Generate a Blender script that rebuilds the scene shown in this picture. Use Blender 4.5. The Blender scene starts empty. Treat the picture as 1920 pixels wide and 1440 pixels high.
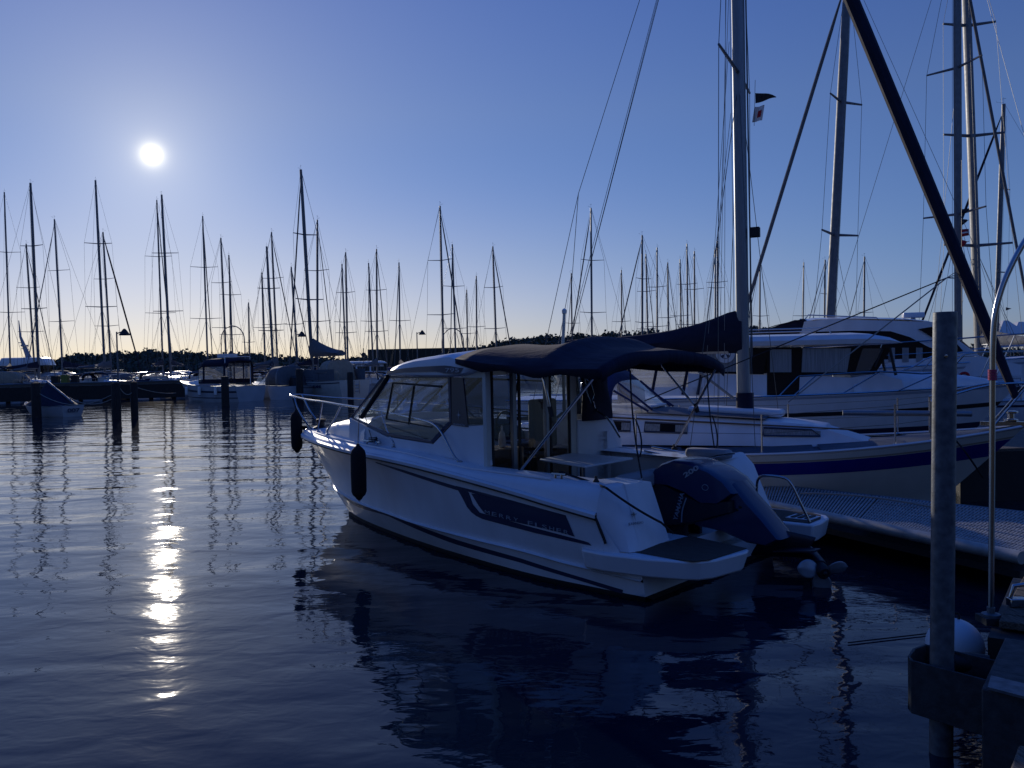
import bpy, bmesh, math, random
from math import sin, cos, pi, radians, sqrt, atan2, degrees
from mathutils import Vector, Matrix
random.seed(7)
scene = bpy.context.scene
COL = scene.collection

# ---------------------------------------------------------------- camera
F_PX, PITCH, ROLL, CAM_H = 1600.6, 0.0242754, -0.0208687, 1.99256
cam_data = bpy.data.cameras.new('camera')
cam = bpy.data.objects.new('camera', cam_data)
COL.objects.link(cam)
cam_data.sensor_width = 36.0
cam_data.lens = 36.0 * F_PX / 1920.0
cam_data.clip_start = 0.05
cam_data.clip_end = 6000
fwd_v = Vector((0, cos(PITCH), -sin(PITCH)))
up_v = Vector((0, sin(PITCH), cos(PITCH)))
right_v = Vector((1, 0, 0))
r2 = right_v * cos(ROLL) + up_v * sin(ROLL)
u2 = up_v * cos(ROLL) - right_v * sin(ROLL)
rm = Matrix((r2, u2, -fwd_v)).transposed()
cam.matrix_world = Matrix.Translation((0, 0, CAM_H)) @ rm.to_4x4()
scene.camera = cam

# ---------------------------------------------------------------- light
SUN_EL, SUN_AZ = radians(13.08), radians(-22.46)       # azimuth from +Y towards +X
sun_dir = Vector((sin(SUN_AZ) * cos(SUN_EL), cos(SUN_AZ) * cos(SUN_EL), sin(SUN_EL)))
world = bpy.data.worlds.new('World')
scene.world = world
world.use_nodes = True
wn, wl = world.node_tree.nodes, world.node_tree.links
wn.clear()
sky = wn.new('ShaderNodeTexSky')
sky.sky_type = 'NISHITA'
sky.sun_disc = False
sky.sun_elevation = SUN_EL
sky.sun_rotation = SUN_AZ
sky.air_density = 1.0
sky.dust_density = 0.0
sky.ozone_density = 3.0
hsv = wn.new('ShaderNodeHueSaturation')
hsv.inputs['Saturation'].default_value = 1.0
tint = wn.new('ShaderNodeMix'); tint.data_type = 'RGBA'; tint.blend_type = 'MULTIPLY'
tint.inputs['Factor'].default_value = 1.0
sep = wn.new('ShaderNodeSeparateXYZ')
elev = wn.new('ShaderNodeValToRGB')              # clear air: paler and less yellow low down
for p_, c_ in ((0.0, (.40, .52, 1.06)), (.03, (.42, .53, 1.06)), (.12, (.50, .60, 1.00)), (.28, (.68, .71, 1.06)), (.45, (.54, .67, 1.22)), (.6, (.42, .80, 1.75)), (.8, (.34, .95, 2.5))):
    e_ = elev.color_ramp.elements.new(p_); e_.color = (*c_, 1)
for k_ in (0, len(elev.color_ramp.elements) - 1):
    pass
elev.color_ramp.elements.remove(elev.color_ramp.elements[-1])
# the sun's own disc and the bright air close round it
tc = wn.new('ShaderNodeTexCoord')
dot = wn.new('ShaderNodeVectorMath'); dot.operation = 'DOT_PRODUCT'
dot.inputs[1].default_value = sun_dir
acos_ = wn.new('ShaderNodeMath'); acos_.operation = 'ARCCOSINE'
wl.new(tc.outputs['Generated'], dot.inputs[0])
wl.new(tc.outputs['Generated'], sep.inputs[0]); wl.new(sep.outputs['Z'], elev.inputs[0]); wl.new(elev.outputs[0], tint.inputs['B'])
wl.new(dot.outputs['Value'], acos_.inputs[0])
def gauss(width, amp, power=1.0):
    a = wn.new('ShaderNodeMath'); a.operation = 'DIVIDE'; a.inputs[1].default_value = radians(width)
    wl.new(acos_.outputs[0], a.inputs[0])
    p = wn.new('ShaderNodeMath'); p.operation = 'POWER'; p.inputs[1].default_value = power
    wl.new(a.outputs[0], p.inputs[0])
    m = wn.new('ShaderNodeMath'); m.operation = 'MULTIPLY'; m.inputs[1].default_value = -1
    wl.new(p.outputs[0], m.inputs[0])
    e = wn.new('ShaderNodeMath'); e.operation = 'EXPONENT'
    wl.new(m.outputs[0], e.inputs[0])
    s = wn.new('ShaderNodeMath'); s.operation = 'MULTIPLY'; s.inputs[1].default_value = amp
    wl.new(e.outputs[0], s.inputs[0])
    return s
g1 = gauss(0.27, 60, 1.0)
g2 = gauss(2.8, 4.2, 0.85)
g3 = gauss(15.0, 2.4, 1.2)
add1 = wn.new('ShaderNodeMath'); add1.operation = 'ADD'
add2 = wn.new('ShaderNodeMath'); add2.operation = 'ADD'
wl.new(g1.outputs[0], add1.inputs[0]); wl.new(g2.outputs[0], add1.inputs[1])
wl.new(add1.outputs[0], add2.inputs[0]); wl.new(g3.outputs[0], add2.inputs[1])
glow = wn.new('ShaderNodeMix'); glow.data_type = 'RGBA'; glow.blend_type = 'MULTIPLY'
glow.inputs['Factor'].default_value = 1.0
glow.inputs['B'].default_value = (1.0, 0.90, 0.60, 1)
wl.new(add2.outputs[0], glow.inputs['A'])
addc = wn.new('ShaderNodeMix'); addc.data_type = 'RGBA'; addc.blend_type = 'ADD'
addc.inputs['Factor'].default_value = 1.0
# warm low haze under the sun
g4 = gauss(30.0, 10.0, 1.8)
low = wn.new('ShaderNodeMapRange'); low.inputs[1].default_value = 0.0; low.inputs[2].default_value = 0.25; low.inputs[3].default_value = 1; low.inputs[4].default_value = 0
wl.new(sep.outputs['Z'], low.inputs[0])
lp = wn.new('ShaderNodeMath'); lp.operation = 'POWER'; lp.inputs[1].default_value = 2.0; wl.new(low.outputs[0], lp.inputs[0])
lm = wn.new('ShaderNodeMath'); lm.operation = 'MULTIPLY'; wl.new(lp.outputs[0], lm.inputs[0]); wl.new(g4.outputs[0], lm.inputs[1])
peach = wn.new('ShaderNodeMix'); peach.data_type = 'RGBA'; peach.blend_type = 'MULTIPLY'; peach.inputs['Factor'].default_value = 1
peach.inputs['B'].default_value = (1.0, .66, .16, 1); wl.new(lm.outputs[0], peach.inputs['A'])
addp = wn.new('ShaderNodeMix'); addp.data_type = 'RGBA'; addp.blend_type = 'ADD'; addp.inputs['Factor'].default_value = 1
bg = wn.new('ShaderNodeBackground')
SKY_STRENGTH = 0.10
bg.inputs['Strength'].default_value = SKY_STRENGTH
wout = wn.new('ShaderNodeOutputWorld')
wl.new(sky.outputs[0], hsv.inputs['Color'])
wl.new(hsv.outputs[0], tint.inputs['A'])
wl.new(tint.outputs['Result'], addc.inputs['A'])
wl.new(glow.outputs['Result'], addc.inputs['B'])
wl.new(addc.outputs['Result'], addp.inputs['A']); wl.new(peach.outputs['Result'], addp.inputs['B'])
wl.new(addp.outputs['Result'], bg.inputs['Color'])
wl.new(bg.outputs[0], wout.inputs['Surface'])

sl = bpy.data.lights.new('sun_light', 'SUN')
sl.energy = 3.0
sl.angle = radians(0.5)
sl.color = (1.0, 0.90, 0.76)
sun = bpy.data.objects.new('sun_light', sl)
COL.objects.link(sun)
sun.rotation_euler = (-sun_dir).to_track_quat('-Z', 'Y').to_euler()
sun.location = (0, 0, 30)

scene.view_settings.view_transform = 'Standard'
scene.view_settings.look = 'None'
scene.view_settings.gamma = 1
scene.view_settings.exposure = -0.35
try:
    scene.cycles.max_bounces = 8
    scene.cycles.transparent_max_bounces = 24
    scene.cycles.sample_clamp_indirect = 4.0
except Exception:
    pass

# ---------------------------------------------------------------- helpers
def ray(px, py):
    u, w = px - 960.0, py - 720.0
    cr, sr = cos(ROLL), sin(ROLL)
    u, w = u * cr + w * sr, -u * sr + w * cr
    c, s = cos(PITCH), sin(PITCH)
    v = -w / F_PX
    return Vector((u / F_PX, c + v * s, v * c - s))
EYE = Vector((0, 0, CAM_H))
def at(px, py, ax, val):
    """world point seen at photo pixel (px,py) whose coordinate ax equals val"""
    r = ray(px, py); i = 'xyz'.index(ax)
    return EYE + r * ((val - EYE[i]) / r[i])

class Frame:
    """a boat's own frame: x forward, y to port, z up"""
    def __init__(self, x, y, yaw, z=0.0):
        self.o = Vector((x, y, z)); self.yaw = yaw
        self.M = Matrix.Translation(self.o) @ Matrix.Rotation(yaw + pi / 2, 4, 'Z')
        self.I = self.M.inverted()
    def pt(self, px, py, ax, val):
        o = self.I @ EYE; d = (self.I @ (EYE + ray(px, py))) - o
        i = 'xyz'.index(ax)
        return o + d * ((val - o[i]) / d[i])
    def plane(self, px, py, p0, n):
        o = self.I @ EYE; d = (self.I @ (EYE + ray(px, py))) - o
        n = Vector(n); p0 = Vector(p0)
        return o + d * ((p0 - o).dot(n) / d.dot(n))

def tag(o, label=None, cat=None, group=None, kind=None):
    if label: o['label'] = label
    if cat: o['category'] = cat
    if group: o['group'] = group
    if kind: o['kind'] = kind
    return o
def thing(name, label, cat, frame=None, loc=(0, 0, 0), rz=0, group=None):
    o = bpy.data.objects.new(name, None); COL.objects.link(o)
    o.empty_display_size = 0.2
    if frame: o.matrix_world = frame.M
    else:
        o.location = loc; o.rotation_euler = (0, 0, rz)
    return tag(o, label, cat, group)

class MB:
    def __init__(self): self.v = []; self.f = []
    def add(self, vs, fs):
        b = len(self.v); self.v += [tuple(x) for x in vs]
        self.f += [tuple(i + b for i in f) for f in fs]; return self
    def poly(self, *p):
        return self.add(p, [tuple(range(len(p)))])
    def box(self, lo, hi):
        x0, y0, z0 = lo; x1, y1, z1 = hi
        return self.add([(x0,y0,z0),(x1,y0,z0),(x1,y1,z0),(x0,y1,z0),(x0,y0,z1),(x1,y0,z1),(x1,y1,z1),(x0,y1,z1)],
            [(0,3,2,1),(4,5,6,7),(0,1,5,4),(1,2,6,5),(2,3,7,6),(3,0,4,7)])
    def prism(self, pts, ext):
        n = len(pts); e = Vector(ext)
        vs = [Vector(p) for p in pts]; vs += [p + e for p in vs]
        fs = [tuple(range(n)), tuple(range(2*n-1, n-1, -1))]
        fs += [(i, i + n, (i+1) % n + n, (i+1) % n) for i in range(n)]
        return self.add(vs, fs)
    def loft(self, rings, closed=True, cap=True, capend=True):
        n = len(rings[0]); vs = [p for r in rings for p in r]; fs = []
        for k in range(len(rings) - 1):
            for i in range(n if closed else n - 1):
                j = (i + 1) % n
                fs.append((k*n+i, k*n+j, (k+1)*n+j, (k+1)*n+i))
        if cap and closed: fs.append(tuple(range(n-1, -1, -1)))
        if capend and closed: fs.append(tuple((len(rings)-1)*n + i for i in range(n)))
        return self.add(vs, fs)
    def tube(self, pts, r, n=8, closed=False):
        pts = [Vector(p) for p in pts]
        if closed: pts = pts + [pts[0]]
        rs = r if isinstance(r, (list, tuple)) else [r] * len(pts)
        t0 = (pts[1] - pts[0]).normalized()
        nrm = t0.orthogonal().normalized(); rings = []; prev = t0
        for i, p in enumerate(pts):
            a = pts[max(i-1, 0)]; b = pts[min(i+1, len(pts)-1)]
            t = (b - a).normalized() if (b - a).length > 1e-9 else prev
            q = prev.rotation_difference(t); nrm = (q @ nrm).normalized(); prev = t
            bn = t.cross(nrm)
            rings.append([p + (nrm * cos(2*pi*k/n) + bn * sin(2*pi*k/n)) * rs[i] for k in range(n)])
        return self.loft(rings)
    def lathe(self, prof, o=(0,0,0), ax=(0,0,1), n=16):
        o = Vector(o); ax = Vector(ax).normalized(); u = ax.orthogonal().normalized(); w = ax.cross(u)
        return self.loft([[o + ax*h + (u*cos(2*pi*k/n) + w*sin(2*pi*k/n))*max(r, 1e-4) for k in range(n)] for r, h in prof])
    def ball(self, c, r, n=12, m=8):
        c = Vector(c); r = Vector(r) if hasattr(r, '__len__') else Vector((r, r, r))
        rings = []
        for i in range(m + 1):
            a = -pi/2 + pi * i / m; q = max(cos(a), 0.02)
            rings.append([c + Vector((r.x*q*cos(2*pi*k/n), r.y*q*sin(2*pi*k/n), r.z*sin(a))) for k in range(n)])
        return self.loft(rings)
    def pillow(self, outline, yc, w, layers=((-1,.70),(-.88,.88),(-.6,.97),(0,1),(.6,.97),(.88,.88),(1,.70)), edge=None):
        """outline in x-z, given thickness in y with rounded shoulders"""
        cx = sum(p[0] for p in outline)/len(outline); cz = sum(p[1] for p in outline)/len(outline)
        rings = []
        for a, s in layers:
            k = (1 - s) * (edge if edge else min(max(p[0] for p in outline)-min(p[0] for p in outline), max(p[1] for p in outline)-min(p[1] for p in outline)) * .5)
            ring = []
            for p in outline:
                d = Vector((p[0]-cx, p[1]-cz)); l = max(d.length, 1e-6); d *= max(l - k, 0.02) / l
                ring.append(Vector((cx + d.x, yc + a*w, cz + d.y)))
            rings.append(ring)
        return self.loft(rings)
    def build(self, name, mat, parent=None, ang=40, kind=None, label=None, solid=0, bevel=0):
        me = bpy.data.meshes.new(name)
        me.from_pydata(self.v, [], self.f)
        bm = bmesh.new(); bm.from_mesh(me)
        bmesh.ops.remove_doubles(bm, verts=bm.verts, dist=1e-5)
        bmesh.ops.recalc_face_normals(bm, faces=bm.faces)
        bm.to_mesh(me); bm.free()
        if mat: me.materials.append(mat)
        me.shade_smooth()
        me.set_sharp_from_angle(angle=radians(ang))
        o = bpy.data.objects.new(name, me); COL.objects.link(o)
        if parent: o.parent = parent
        if solid:
            m = o.modifiers.new('solid', 'SOLIDIFY'); m.thickness = solid; m.offset = 0
        if bevel:
            m = o.modifiers.new('bevel', 'BEVEL'); m.width = bevel; m.segments = 2; m.limit_method = 'ANGLE'; m.angle_limit = radians(35)
        if kind: o['kind'] = kind
        if label: o['label'] = label
        return o

def arc(a, b, bulge, n=8):
    """points from a to b bulging by vector"""
    a, b, g = Vector(a), Vector(b), Vector(bulge)
    return [a.lerp(b, i/n) + g * (1 - (2*i/n - 1)**2) for i in range(n + 1)]
def smooth(pts, n=6):
    """Catmull-Rom through points"""
    P = [Vector(p) for p in pts]; P = [P[0]*2-P[1]] + P + [P[-1]*2-P[-2]]; out = []
    for i in range(1, len(P)-2):
        for k in range(n):
            t = k/n; a, b, c, d = P[i-1], P[i], P[i+1], P[i+2]
            out.append(0.5*((2*b) + (c-a)*t + (2*a-5*b+4*c-d)*t*t + (3*b-a-3*c+d)*t**3))
    out.append(P[-2]); return out
def interp(tab, x):
    if x <= tab[0][0]: return tab[0][1]
    for (a, b), (c, d) in zip(tab, tab[1:]):
        if x <= c: return b + (d-b)*(x-a)/(c-a)
    return tab[-1][1]
def sag(a, b, s, n=10):
    return arc(a, b, (0, 0, -s), n)

def text_mesh(name, txt, size, o, xd, yd, mat, parent, spacing=1.0, width=None, bold=0.0, depth=0.001):
    cu = bpy.data.curves.new(name, 'FONT'); cu.body = txt; cu.size = size; cu.space_character = spacing
    cu.offset = bold; cu.extrude = depth
    ob = bpy.data.objects.new(name, cu); COL.objects.link(ob)
    dg = bpy.context.evaluated_depsgraph_get(); dg.update()
    me = bpy.data.meshes.new_from_object(ob.evaluated_get(dg))
    bpy.data.objects.remove(ob)
    xs = [v.co.x for v in me.vertices]; x0, x1 = min(xs), max(xs)
    k = (width / (x1 - x0)) if width else 1.0
    o, xd, yd = Vector(o), Vector(xd).normalized(), Vector(yd)
    yd = (yd - xd * yd.dot(xd)).normalized() if False else yd.normalized()
    zd = xd.cross(yd).normalized()
    for v in me.vertices:
        c = v.co; v.co = o + xd*((c.x - x0)*k) + yd*c.y + zd*c.z
    me.materials.clear(); me.materials.append(mat)
    ob = bpy.data.objects.new(name, me); COL.objects.link(ob)
    if parent: ob.parent = parent
    return ob

# ---------------------------------------------------------------- materials
def principled(name, col, rough=0.5, metal=0.0, spec=0.5, coat=0.0, noise=0.0, nscale=6.0, bump=0.0, bscale=40.0, stretch=None, alt=None, sheen=0.0):
    m = bpy.data.materials.new(name); m.use_nodes = True
    N, K = m.node_tree.nodes, m.node_tree.links
    b = N['Principled BSDF']
    b.inputs['Base Color'].default_value = (*col, 1); b.inputs['Roughness'].default_value = rough
    b.inputs['Metallic'].default_value = metal; b.inputs['Specular IOR Level'].default_value = spec
    b.inputs['Coat Weight'].default_value = coat; b.inputs['Coat Roughness'].default_value = 0.08
    if sheen: b.inputs['Sheen Weight'].default_value = sheen
    if noise or bump:
        t = N.new('ShaderNodeTexCoord'); mp = N.new('ShaderNodeMapping'); K.new(t.outputs['Object'], mp.inputs[0])
        if stretch: mp.inputs['Scale'].default_value = stretch
    if noise:
        n = N.new('ShaderNodeTexNoise'); n.inputs['Scale'].default_value = nscale; n.inputs['Detail'].default_value = 5
        K.new(mp.outputs[0], n.inputs['Vector'])
        r = N.new('ShaderNodeMapRange'); r.inputs[1].default_value = .3; r.inputs[2].default_value = .7
        K.new(n.outputs['Fac'], r.inputs[0])
        x = N.new('ShaderNodeMix'); x.data_type = 'RGBA'
        c2 = alt if alt else tuple(c*(1-noise) for c in col)
        x.inputs['A'].default_value = (*col, 1); x.inputs['B'].default_value = (*c2, 1)
        K.new(r.outputs[0], x.inputs['Factor']); K.new(x.outputs['Result'], b.inputs['Base Color'])
        q = N.new('ShaderNodeMapRange'); q.inputs[3].default_value = rough*.85; q.inputs[4].default_value = min(rough*1.25, 1)
        K.new(n.outputs['Fac'], q.inputs[0]); K.new(q.outputs[0], b.inputs['Roughness'])
    if bump:
        n2 = N.new('ShaderNodeTexNoise'); n2.inputs['Scale'].default_value = bscale; n2.inputs['Detail'].default_value = 4
        K.new(mp.outputs[0], n2.inputs['Vector'])
        bp = N.new('ShaderNodeBump'); bp.inputs['Strength'].default_value = 1; bp.inputs['Distance'].default_value = bump
        K.new(n2.outputs['Fac'], bp.inputs['Height']); K.new(bp.outputs[0], b.inputs['Normal'])
    return m
def glassy(name, tintc=(0.8, 0.86, 0.9), refl=1.0, rough=0.02, haze=0.0):
    m = bpy.data.materials.new(name); m.use_nodes = True
    N, K = m.node_tree.nodes, m.node_tree.links; N.clear()
    tr = N.new('ShaderNodeBsdfTransparent'); tr.inputs[0].default_value = (*tintc, 1)
    gl = N.new('ShaderNodeBsdfGlossy'); gl.inputs['Roughness'].default_value = rough; gl.inputs[0].default_value = (refl, refl, refl, 1)
    lw = N.new('ShaderNodeLayerWeight'); lw.inputs[0].default_value = .5
    pw = N.new('ShaderNodeMath'); pw.operation = 'POWER'; pw.inputs[1].default_value = 5; K.new(lw.outputs['Facing'], pw.inputs[0])
    fr = N.new('ShaderNodeMapRange'); fr.inputs[3].default_value = .045; fr.inputs[4].default_value = .9; K.new(pw.outputs[0], fr.inputs[0])
    mx = N.new('ShaderNodeMixShader'); K.new(fr.outputs[0], mx.inputs[0])
    K.new(gl.outputs[0], mx.inputs[2])
    if haze:
        df = N.new('ShaderNodeBsdfTranslucent'); df.inputs[0].default_value = (.7, .72, .75, 1)
        d2 = N.new('ShaderNodeBsdfDiffuse'); d2.inputs[0].default_value = (.5, .5, .52, 1)
        m0 = N.new('ShaderNodeMixShader'); m0.inputs[0].default_value = .5
        K.new(df.outputs[0], m0.inputs[1]); K.new(d2.outputs[0], m0.inputs[2])
        m2 = N.new('ShaderNodeMixShader'); m2.inputs[0].default_value = haze
        K.new(tr.outputs[0], m2.inputs[1]); K.new(m0.outputs[0], m2.inputs[2]); K.new(m2.outputs[0], mx.inputs[1])
    else: K.new(tr.outputs[0], mx.inputs[1])
    o = N.new('ShaderNodeOutputMaterial'); K.new(mx.outputs[0], o.inputs[0])
    return m

M = dict(
    gel=principled('gelcoat', (.74, .76, .80), .36, coat=.2, noise=.13, nscale=2.2, stretch=(1.6, 1.6, .6)),
    gel2=principled('gelcoat_deck', (.68, .70, .74), .42, noise=.10, nscale=5, bump=.0006, bscale=90),
    cream=principled('cream_gelcoat', (.62, .60, .54), .4, noise=.10, nscale=3),
    greyhull=principled('grey_paint', (.33, .36, .42), .4, noise=.1, nscale=3),
    bluegrey=principled('blue_grey_deck', (.055, .075, .11), .7, noise=.15, nscale=8),
    navy=principled('navy_paint', (.012, .018, .055), .3, coat=.3, noise=.2, nscale=6),
    royal=principled('royal_blue_stripe', (.008, .010, .21), .4, noise=.12, nscale=6),
    graphic=principled('dark_decal', (.022, .035, .085), .35),
    antifoul=principled('antifouling', (.008, .010, .016), .75, noise=.3, nscale=9),
    black=principled('black_rubber', (.010, .011, .014), .6, noise=.2, nscale=20),
    fender=principled('fender_cover', (.008, .009, .013), .95, bump=.002, bscale=160),
    canvas=principled('navy_canvas', (.006, .009, .034), .9, noise=.25, nscale=5, bump=.006, bscale=7, stretch=(1, 3, 1)),
    canvas_blue=principled('blue_canvas', (.016, .028, .11), .85, noise=.2, nscale=5, bump=.005, bscale=9),
    canvas_grey=principled('grey_canvas', (.13, .14, .16), .9, noise=.2, nscale=5, bump=.008, bscale=8),
    canvas_beige=principled('beige_canvas', (.36, .30, .23), .9, noise=.2, nscale=5, bump=.008, bscale=8),
    steel=principled('stainless_steel', (.45, .46, .48), .18, metal=1, noise=.1, nscale=30),
    alu=principled('anodised_mast', (.27, .29, .32), .45, metal=.7, noise=.15, nscale=10, stretch=(8, 8, .6)),
    mastdark=principled('weathered_mast', (.17, .18, .20), .5, metal=.5, noise=.2, nscale=8),
    galv=principled('galvanised_steel', (.17, .19, .22), .48, metal=.5, noise=.5, nscale=22, bump=.001, bscale=60),
    galvdark=principled('old_galvanised_steel', (.055, .062, .072), .65, metal=.4, noise=.5, nscale=18, bump=.002, bscale=50),
    rope=principled('rope', (.28, .27, .25), .9, bump=.003, bscale=220),
    ropedark=principled('dark_rope', (.012, .013, .02), .9, bump=.003, bscale=220),
    wire=principled('wire', (.10, .11, .12), .5, metal=.5),
    wood=principled('weathered_timber', (.16, .13, .105), .85, noise=.6, nscale=9, bump=.006, bscale=16, stretch=(1, 12, 12)),
    pilewood=principled('tarred_pile', (.035, .032, .03), .9, noise=.55, nscale=7, bump=.012, bscale=9, stretch=(6, 6, .7)),
    quaywood=principled('old_quay_timber', (.15, .125, .10), .85, noise=.85, nscale=7, bump=.01, bscale=9, stretch=(14, 1, 14)),
    cushion=principled('grey_upholstery', (.30, .32, .36), .8, bump=.001, bscale=90),
    seatdark=principled('dark_upholstery', (.03, .032, .04), .7),
    cabinwood=principled('cabin_joinery', (.20, .115, .05), .5, noise=.3, nscale=5, stretch=(1, 1, 8)),
    cowl=principled('outboard_cowl', (.008, .020, .085), .30, coat=.5, noise=.1, nscale=5),
    cowlside=principled('outboard_side', (.006, .009, .024), .42, noise=.2, nscale=7),
    silver=principled('silver_decal', (.34, .38, .46), .4, metal=.2),
    blade=principled('propeller_paint', (.32, .35, .40), .35, metal=.3, noise=.2, nscale=20),
    white=principled('white_plastic', (.72, .72, .72), .4),
    red=principled('red_cloth', (.42, .02, .03), .85),
    curtain=principled('curtain', (.36, .37, .38), .9, noise=.5, nscale=9, stretch=(9, 9, .2)),
    pinkcord=principled('pink_cord', (.5, .05, .12), .8),
    tent=principled('tent_cloth', (.62, .63, .65), .8),
    glass=glassy('clear_glass', (.90, .93, .96), 1.0),
    smoke=glassy('smoked_glass', (.42, .45, .50), 1.0),
    vinyl=glassy('clear_vinyl', (.80, .82, .84), 1.0, .08, haze=.22),
)
def teak_mat():
    m = principled('teak_strips', (.085, .06, .045), .8, noise=.35, nscale=9, stretch=(1, 10, 1))
    N, K = m.node_tree.nodes, m.node_tree.links; b = N['Principled BSDF']
    t = N.new('ShaderNodeTexCoord'); w = N.new('ShaderNodeTexWave'); w.bands_direction = 'Y'; w.inputs['Scale'].default_value = 9
    K.new(t.outputs['Object'], w.inputs['Vector'])
    r = N.new('ShaderNodeMapRange'); r.inputs[1].default_value = .03; r.inputs[2].default_value = .12; K.new(w.outputs['Fac'], r.inputs[0])
    x = N.new('ShaderNodeMix'); x.data_type = 'RGBA'; x.inputs['A'].default_value = (.004, .004, .005, 1)
    src = b.inputs['Base Color'].links[0].from_socket
    K.new(r.outputs[0], x.inputs['Factor']); K.new(src, x.inputs['B']); K.new(x.outputs['Result'], b.inputs['Base Color'])
    return m
M['teak'] = teak_mat()

# ---------------------------------------------------------------- water
def water_mat():
    m = bpy.data.materials.new('harbour_water'); m.use_nodes = True
    N, K = m.node_tree.nodes, m.node_tree.links
    b = N['Principled BSDF']
    b.inputs['Base Color'].default_value = (.003, .010, .026, 1)
    b.inputs['Roughness'].default_value = .035; b.inputs['IOR'].default_value = 1.33
    tcn = N.new('ShaderNodeTexCoord')
    def layer(scale, rot, stretch, amp, detail=2.0, dist=0.0, typ='noise'):
        mp = N.new('ShaderNodeMapping'); mp.inputs['Rotation'].default_value = (0, 0, radians(rot))
        mp.inputs['Scale'].default_value = (stretch[0]*scale, stretch[1]*scale, 1)
        K.new(tcn.outputs['Object'], mp.inputs[0])
        n = N.new('ShaderNodeTexNoise'); n.inputs['Scale'].default_value = 1
        n.inputs['Detail'].default_value = detail; n.inputs['Distortion'].default_value = dist
        K.new(mp.outputs[0], n.inputs['Vector'])
        mu = N.new('ShaderNodeMath'); mu.operation = 'MULTIPLY'; mu.inputs[1].default_value = amp
        K.new(n.outputs['Fac'], mu.inputs[0]); return mu
    L = [layer(.60, 16, (.55, 1.4), .040, 1.0, .6),          # slow swells running across
         layer(1.5, -8, (.75, 1.3), .010, 1.5, .7),
         layer(4.2, 6, (.85, 1.3), .0034, 2.0, .5),
         layer(15.0, 0, (.8, 1.3), .00055, 2.0, 0)]
    s = L[0]
    for l in L[1:]:
        a = N.new('ShaderNodeMath'); a.operation = 'ADD'; K.new(s.outputs[0], a.inputs[0]); K.new(l.outputs[0], a.inputs[1]); s = a
    bp = N.new('ShaderNodeBump'); bp.inputs['Strength'].default_value = 1; bp.inputs['Distance'].default_value = 1
    K.new(s.outputs[0], bp.inputs['Height']); K.new(bp.outputs[0], b.inputs['Normal'])
    return m
M['water'] = water_mat()
w = MB().poly((-2500, -60, 0), (2500, -60, 0), (2500, 3000, 0), (-2500, 3000, 0)).build('water', M['water'], kind='structure')

# ================================================================ the cabin motor boat in front
BF = Frame(1.81627, 7.82182, radians(47.93564))
boat = thing('motor_boat', 'white cabin motor boat with navy bimini and tilted outboard, largest boat, lying in the foreground', 'motor boat', BF)
def L(px, py, ax, v): return BF.pt(px, py, ax, v)

RAIL = [(0.0, 1.20, .40), (.30, 1.22, .41), (.36, 1.28, .70), (.65, 1.29, .737), (1.25, 1.28, .82), (2.1, 1.24, .912), (2.8, 1.16, .963), (3.35, 1.07, .985), (4.3, .88, 1.005), (5.1, .66, 1.03), (5.7, .43, 1.045), (6.15, .22, 1.055), (6.42, .0, 1.06)]
CHINE = [(0.0, 1.16, .20), (.69, 1.18, .235), (1.3, 1.17, .28), (2.05, 1.11, .297), (2.95, .98, .315), (3.6, .82, .33), (4.3, .63, .34), (4.9, .43, .36), (5.4, .22, .38), (5.83, .0, .42)]
WL = [(0.0, 1.13, .0), (.69, 1.13, .0), (1.38, 1.09, .0), (2.5, .90, .0), (3.3, .72, .0), (3.9, .56, .0), (4.5, .38, .0), (5.0, .20, .0), (5.46, .0, .0)]
KEEL = [(0.0, 0, -.42), (2.5, 0, -.42), (4.0, 0, -.38), (4.8, 0, -.25), (5.46, 0, .0)]
def curve(tab, n, sy=1, off=0.0):
    pts = smooth(tab, 8) if tab is not RAIL else [Vector(q) for q in tab[:2]] + smooth(tab[2:], 8)
    x0, x1 = pts[0].x, pts[-1].x; out = []
    for i in range(n):
        t = i/(n-1); t = 1-(1-t)**1.25
        x = x0 + (x1-x0)*t
        if i == 3: x = .335
        if i == 4: x = .362
        for a, b in zip(pts, pts[1:]):
            if x <= b.x + 1e-9:
                k = (x-a.x)/max(b.x-a.x, 1e-9); p = a.lerp(b, k); break
        y = max(p.y, 0)
        aft = max(0, 1 - x/4.0) * off
        out.append(Vector((x, sy*(y + (aft if sy < 0 else 0)), p.z)))
    return out
NS = 44
def side(sy):
    off = .10
    return curve(RAIL, NS, sy, off), curve(CHINE, NS, sy, off), curve(WL, NS, sy, off)
hull = MB(); low = MB()
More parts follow.
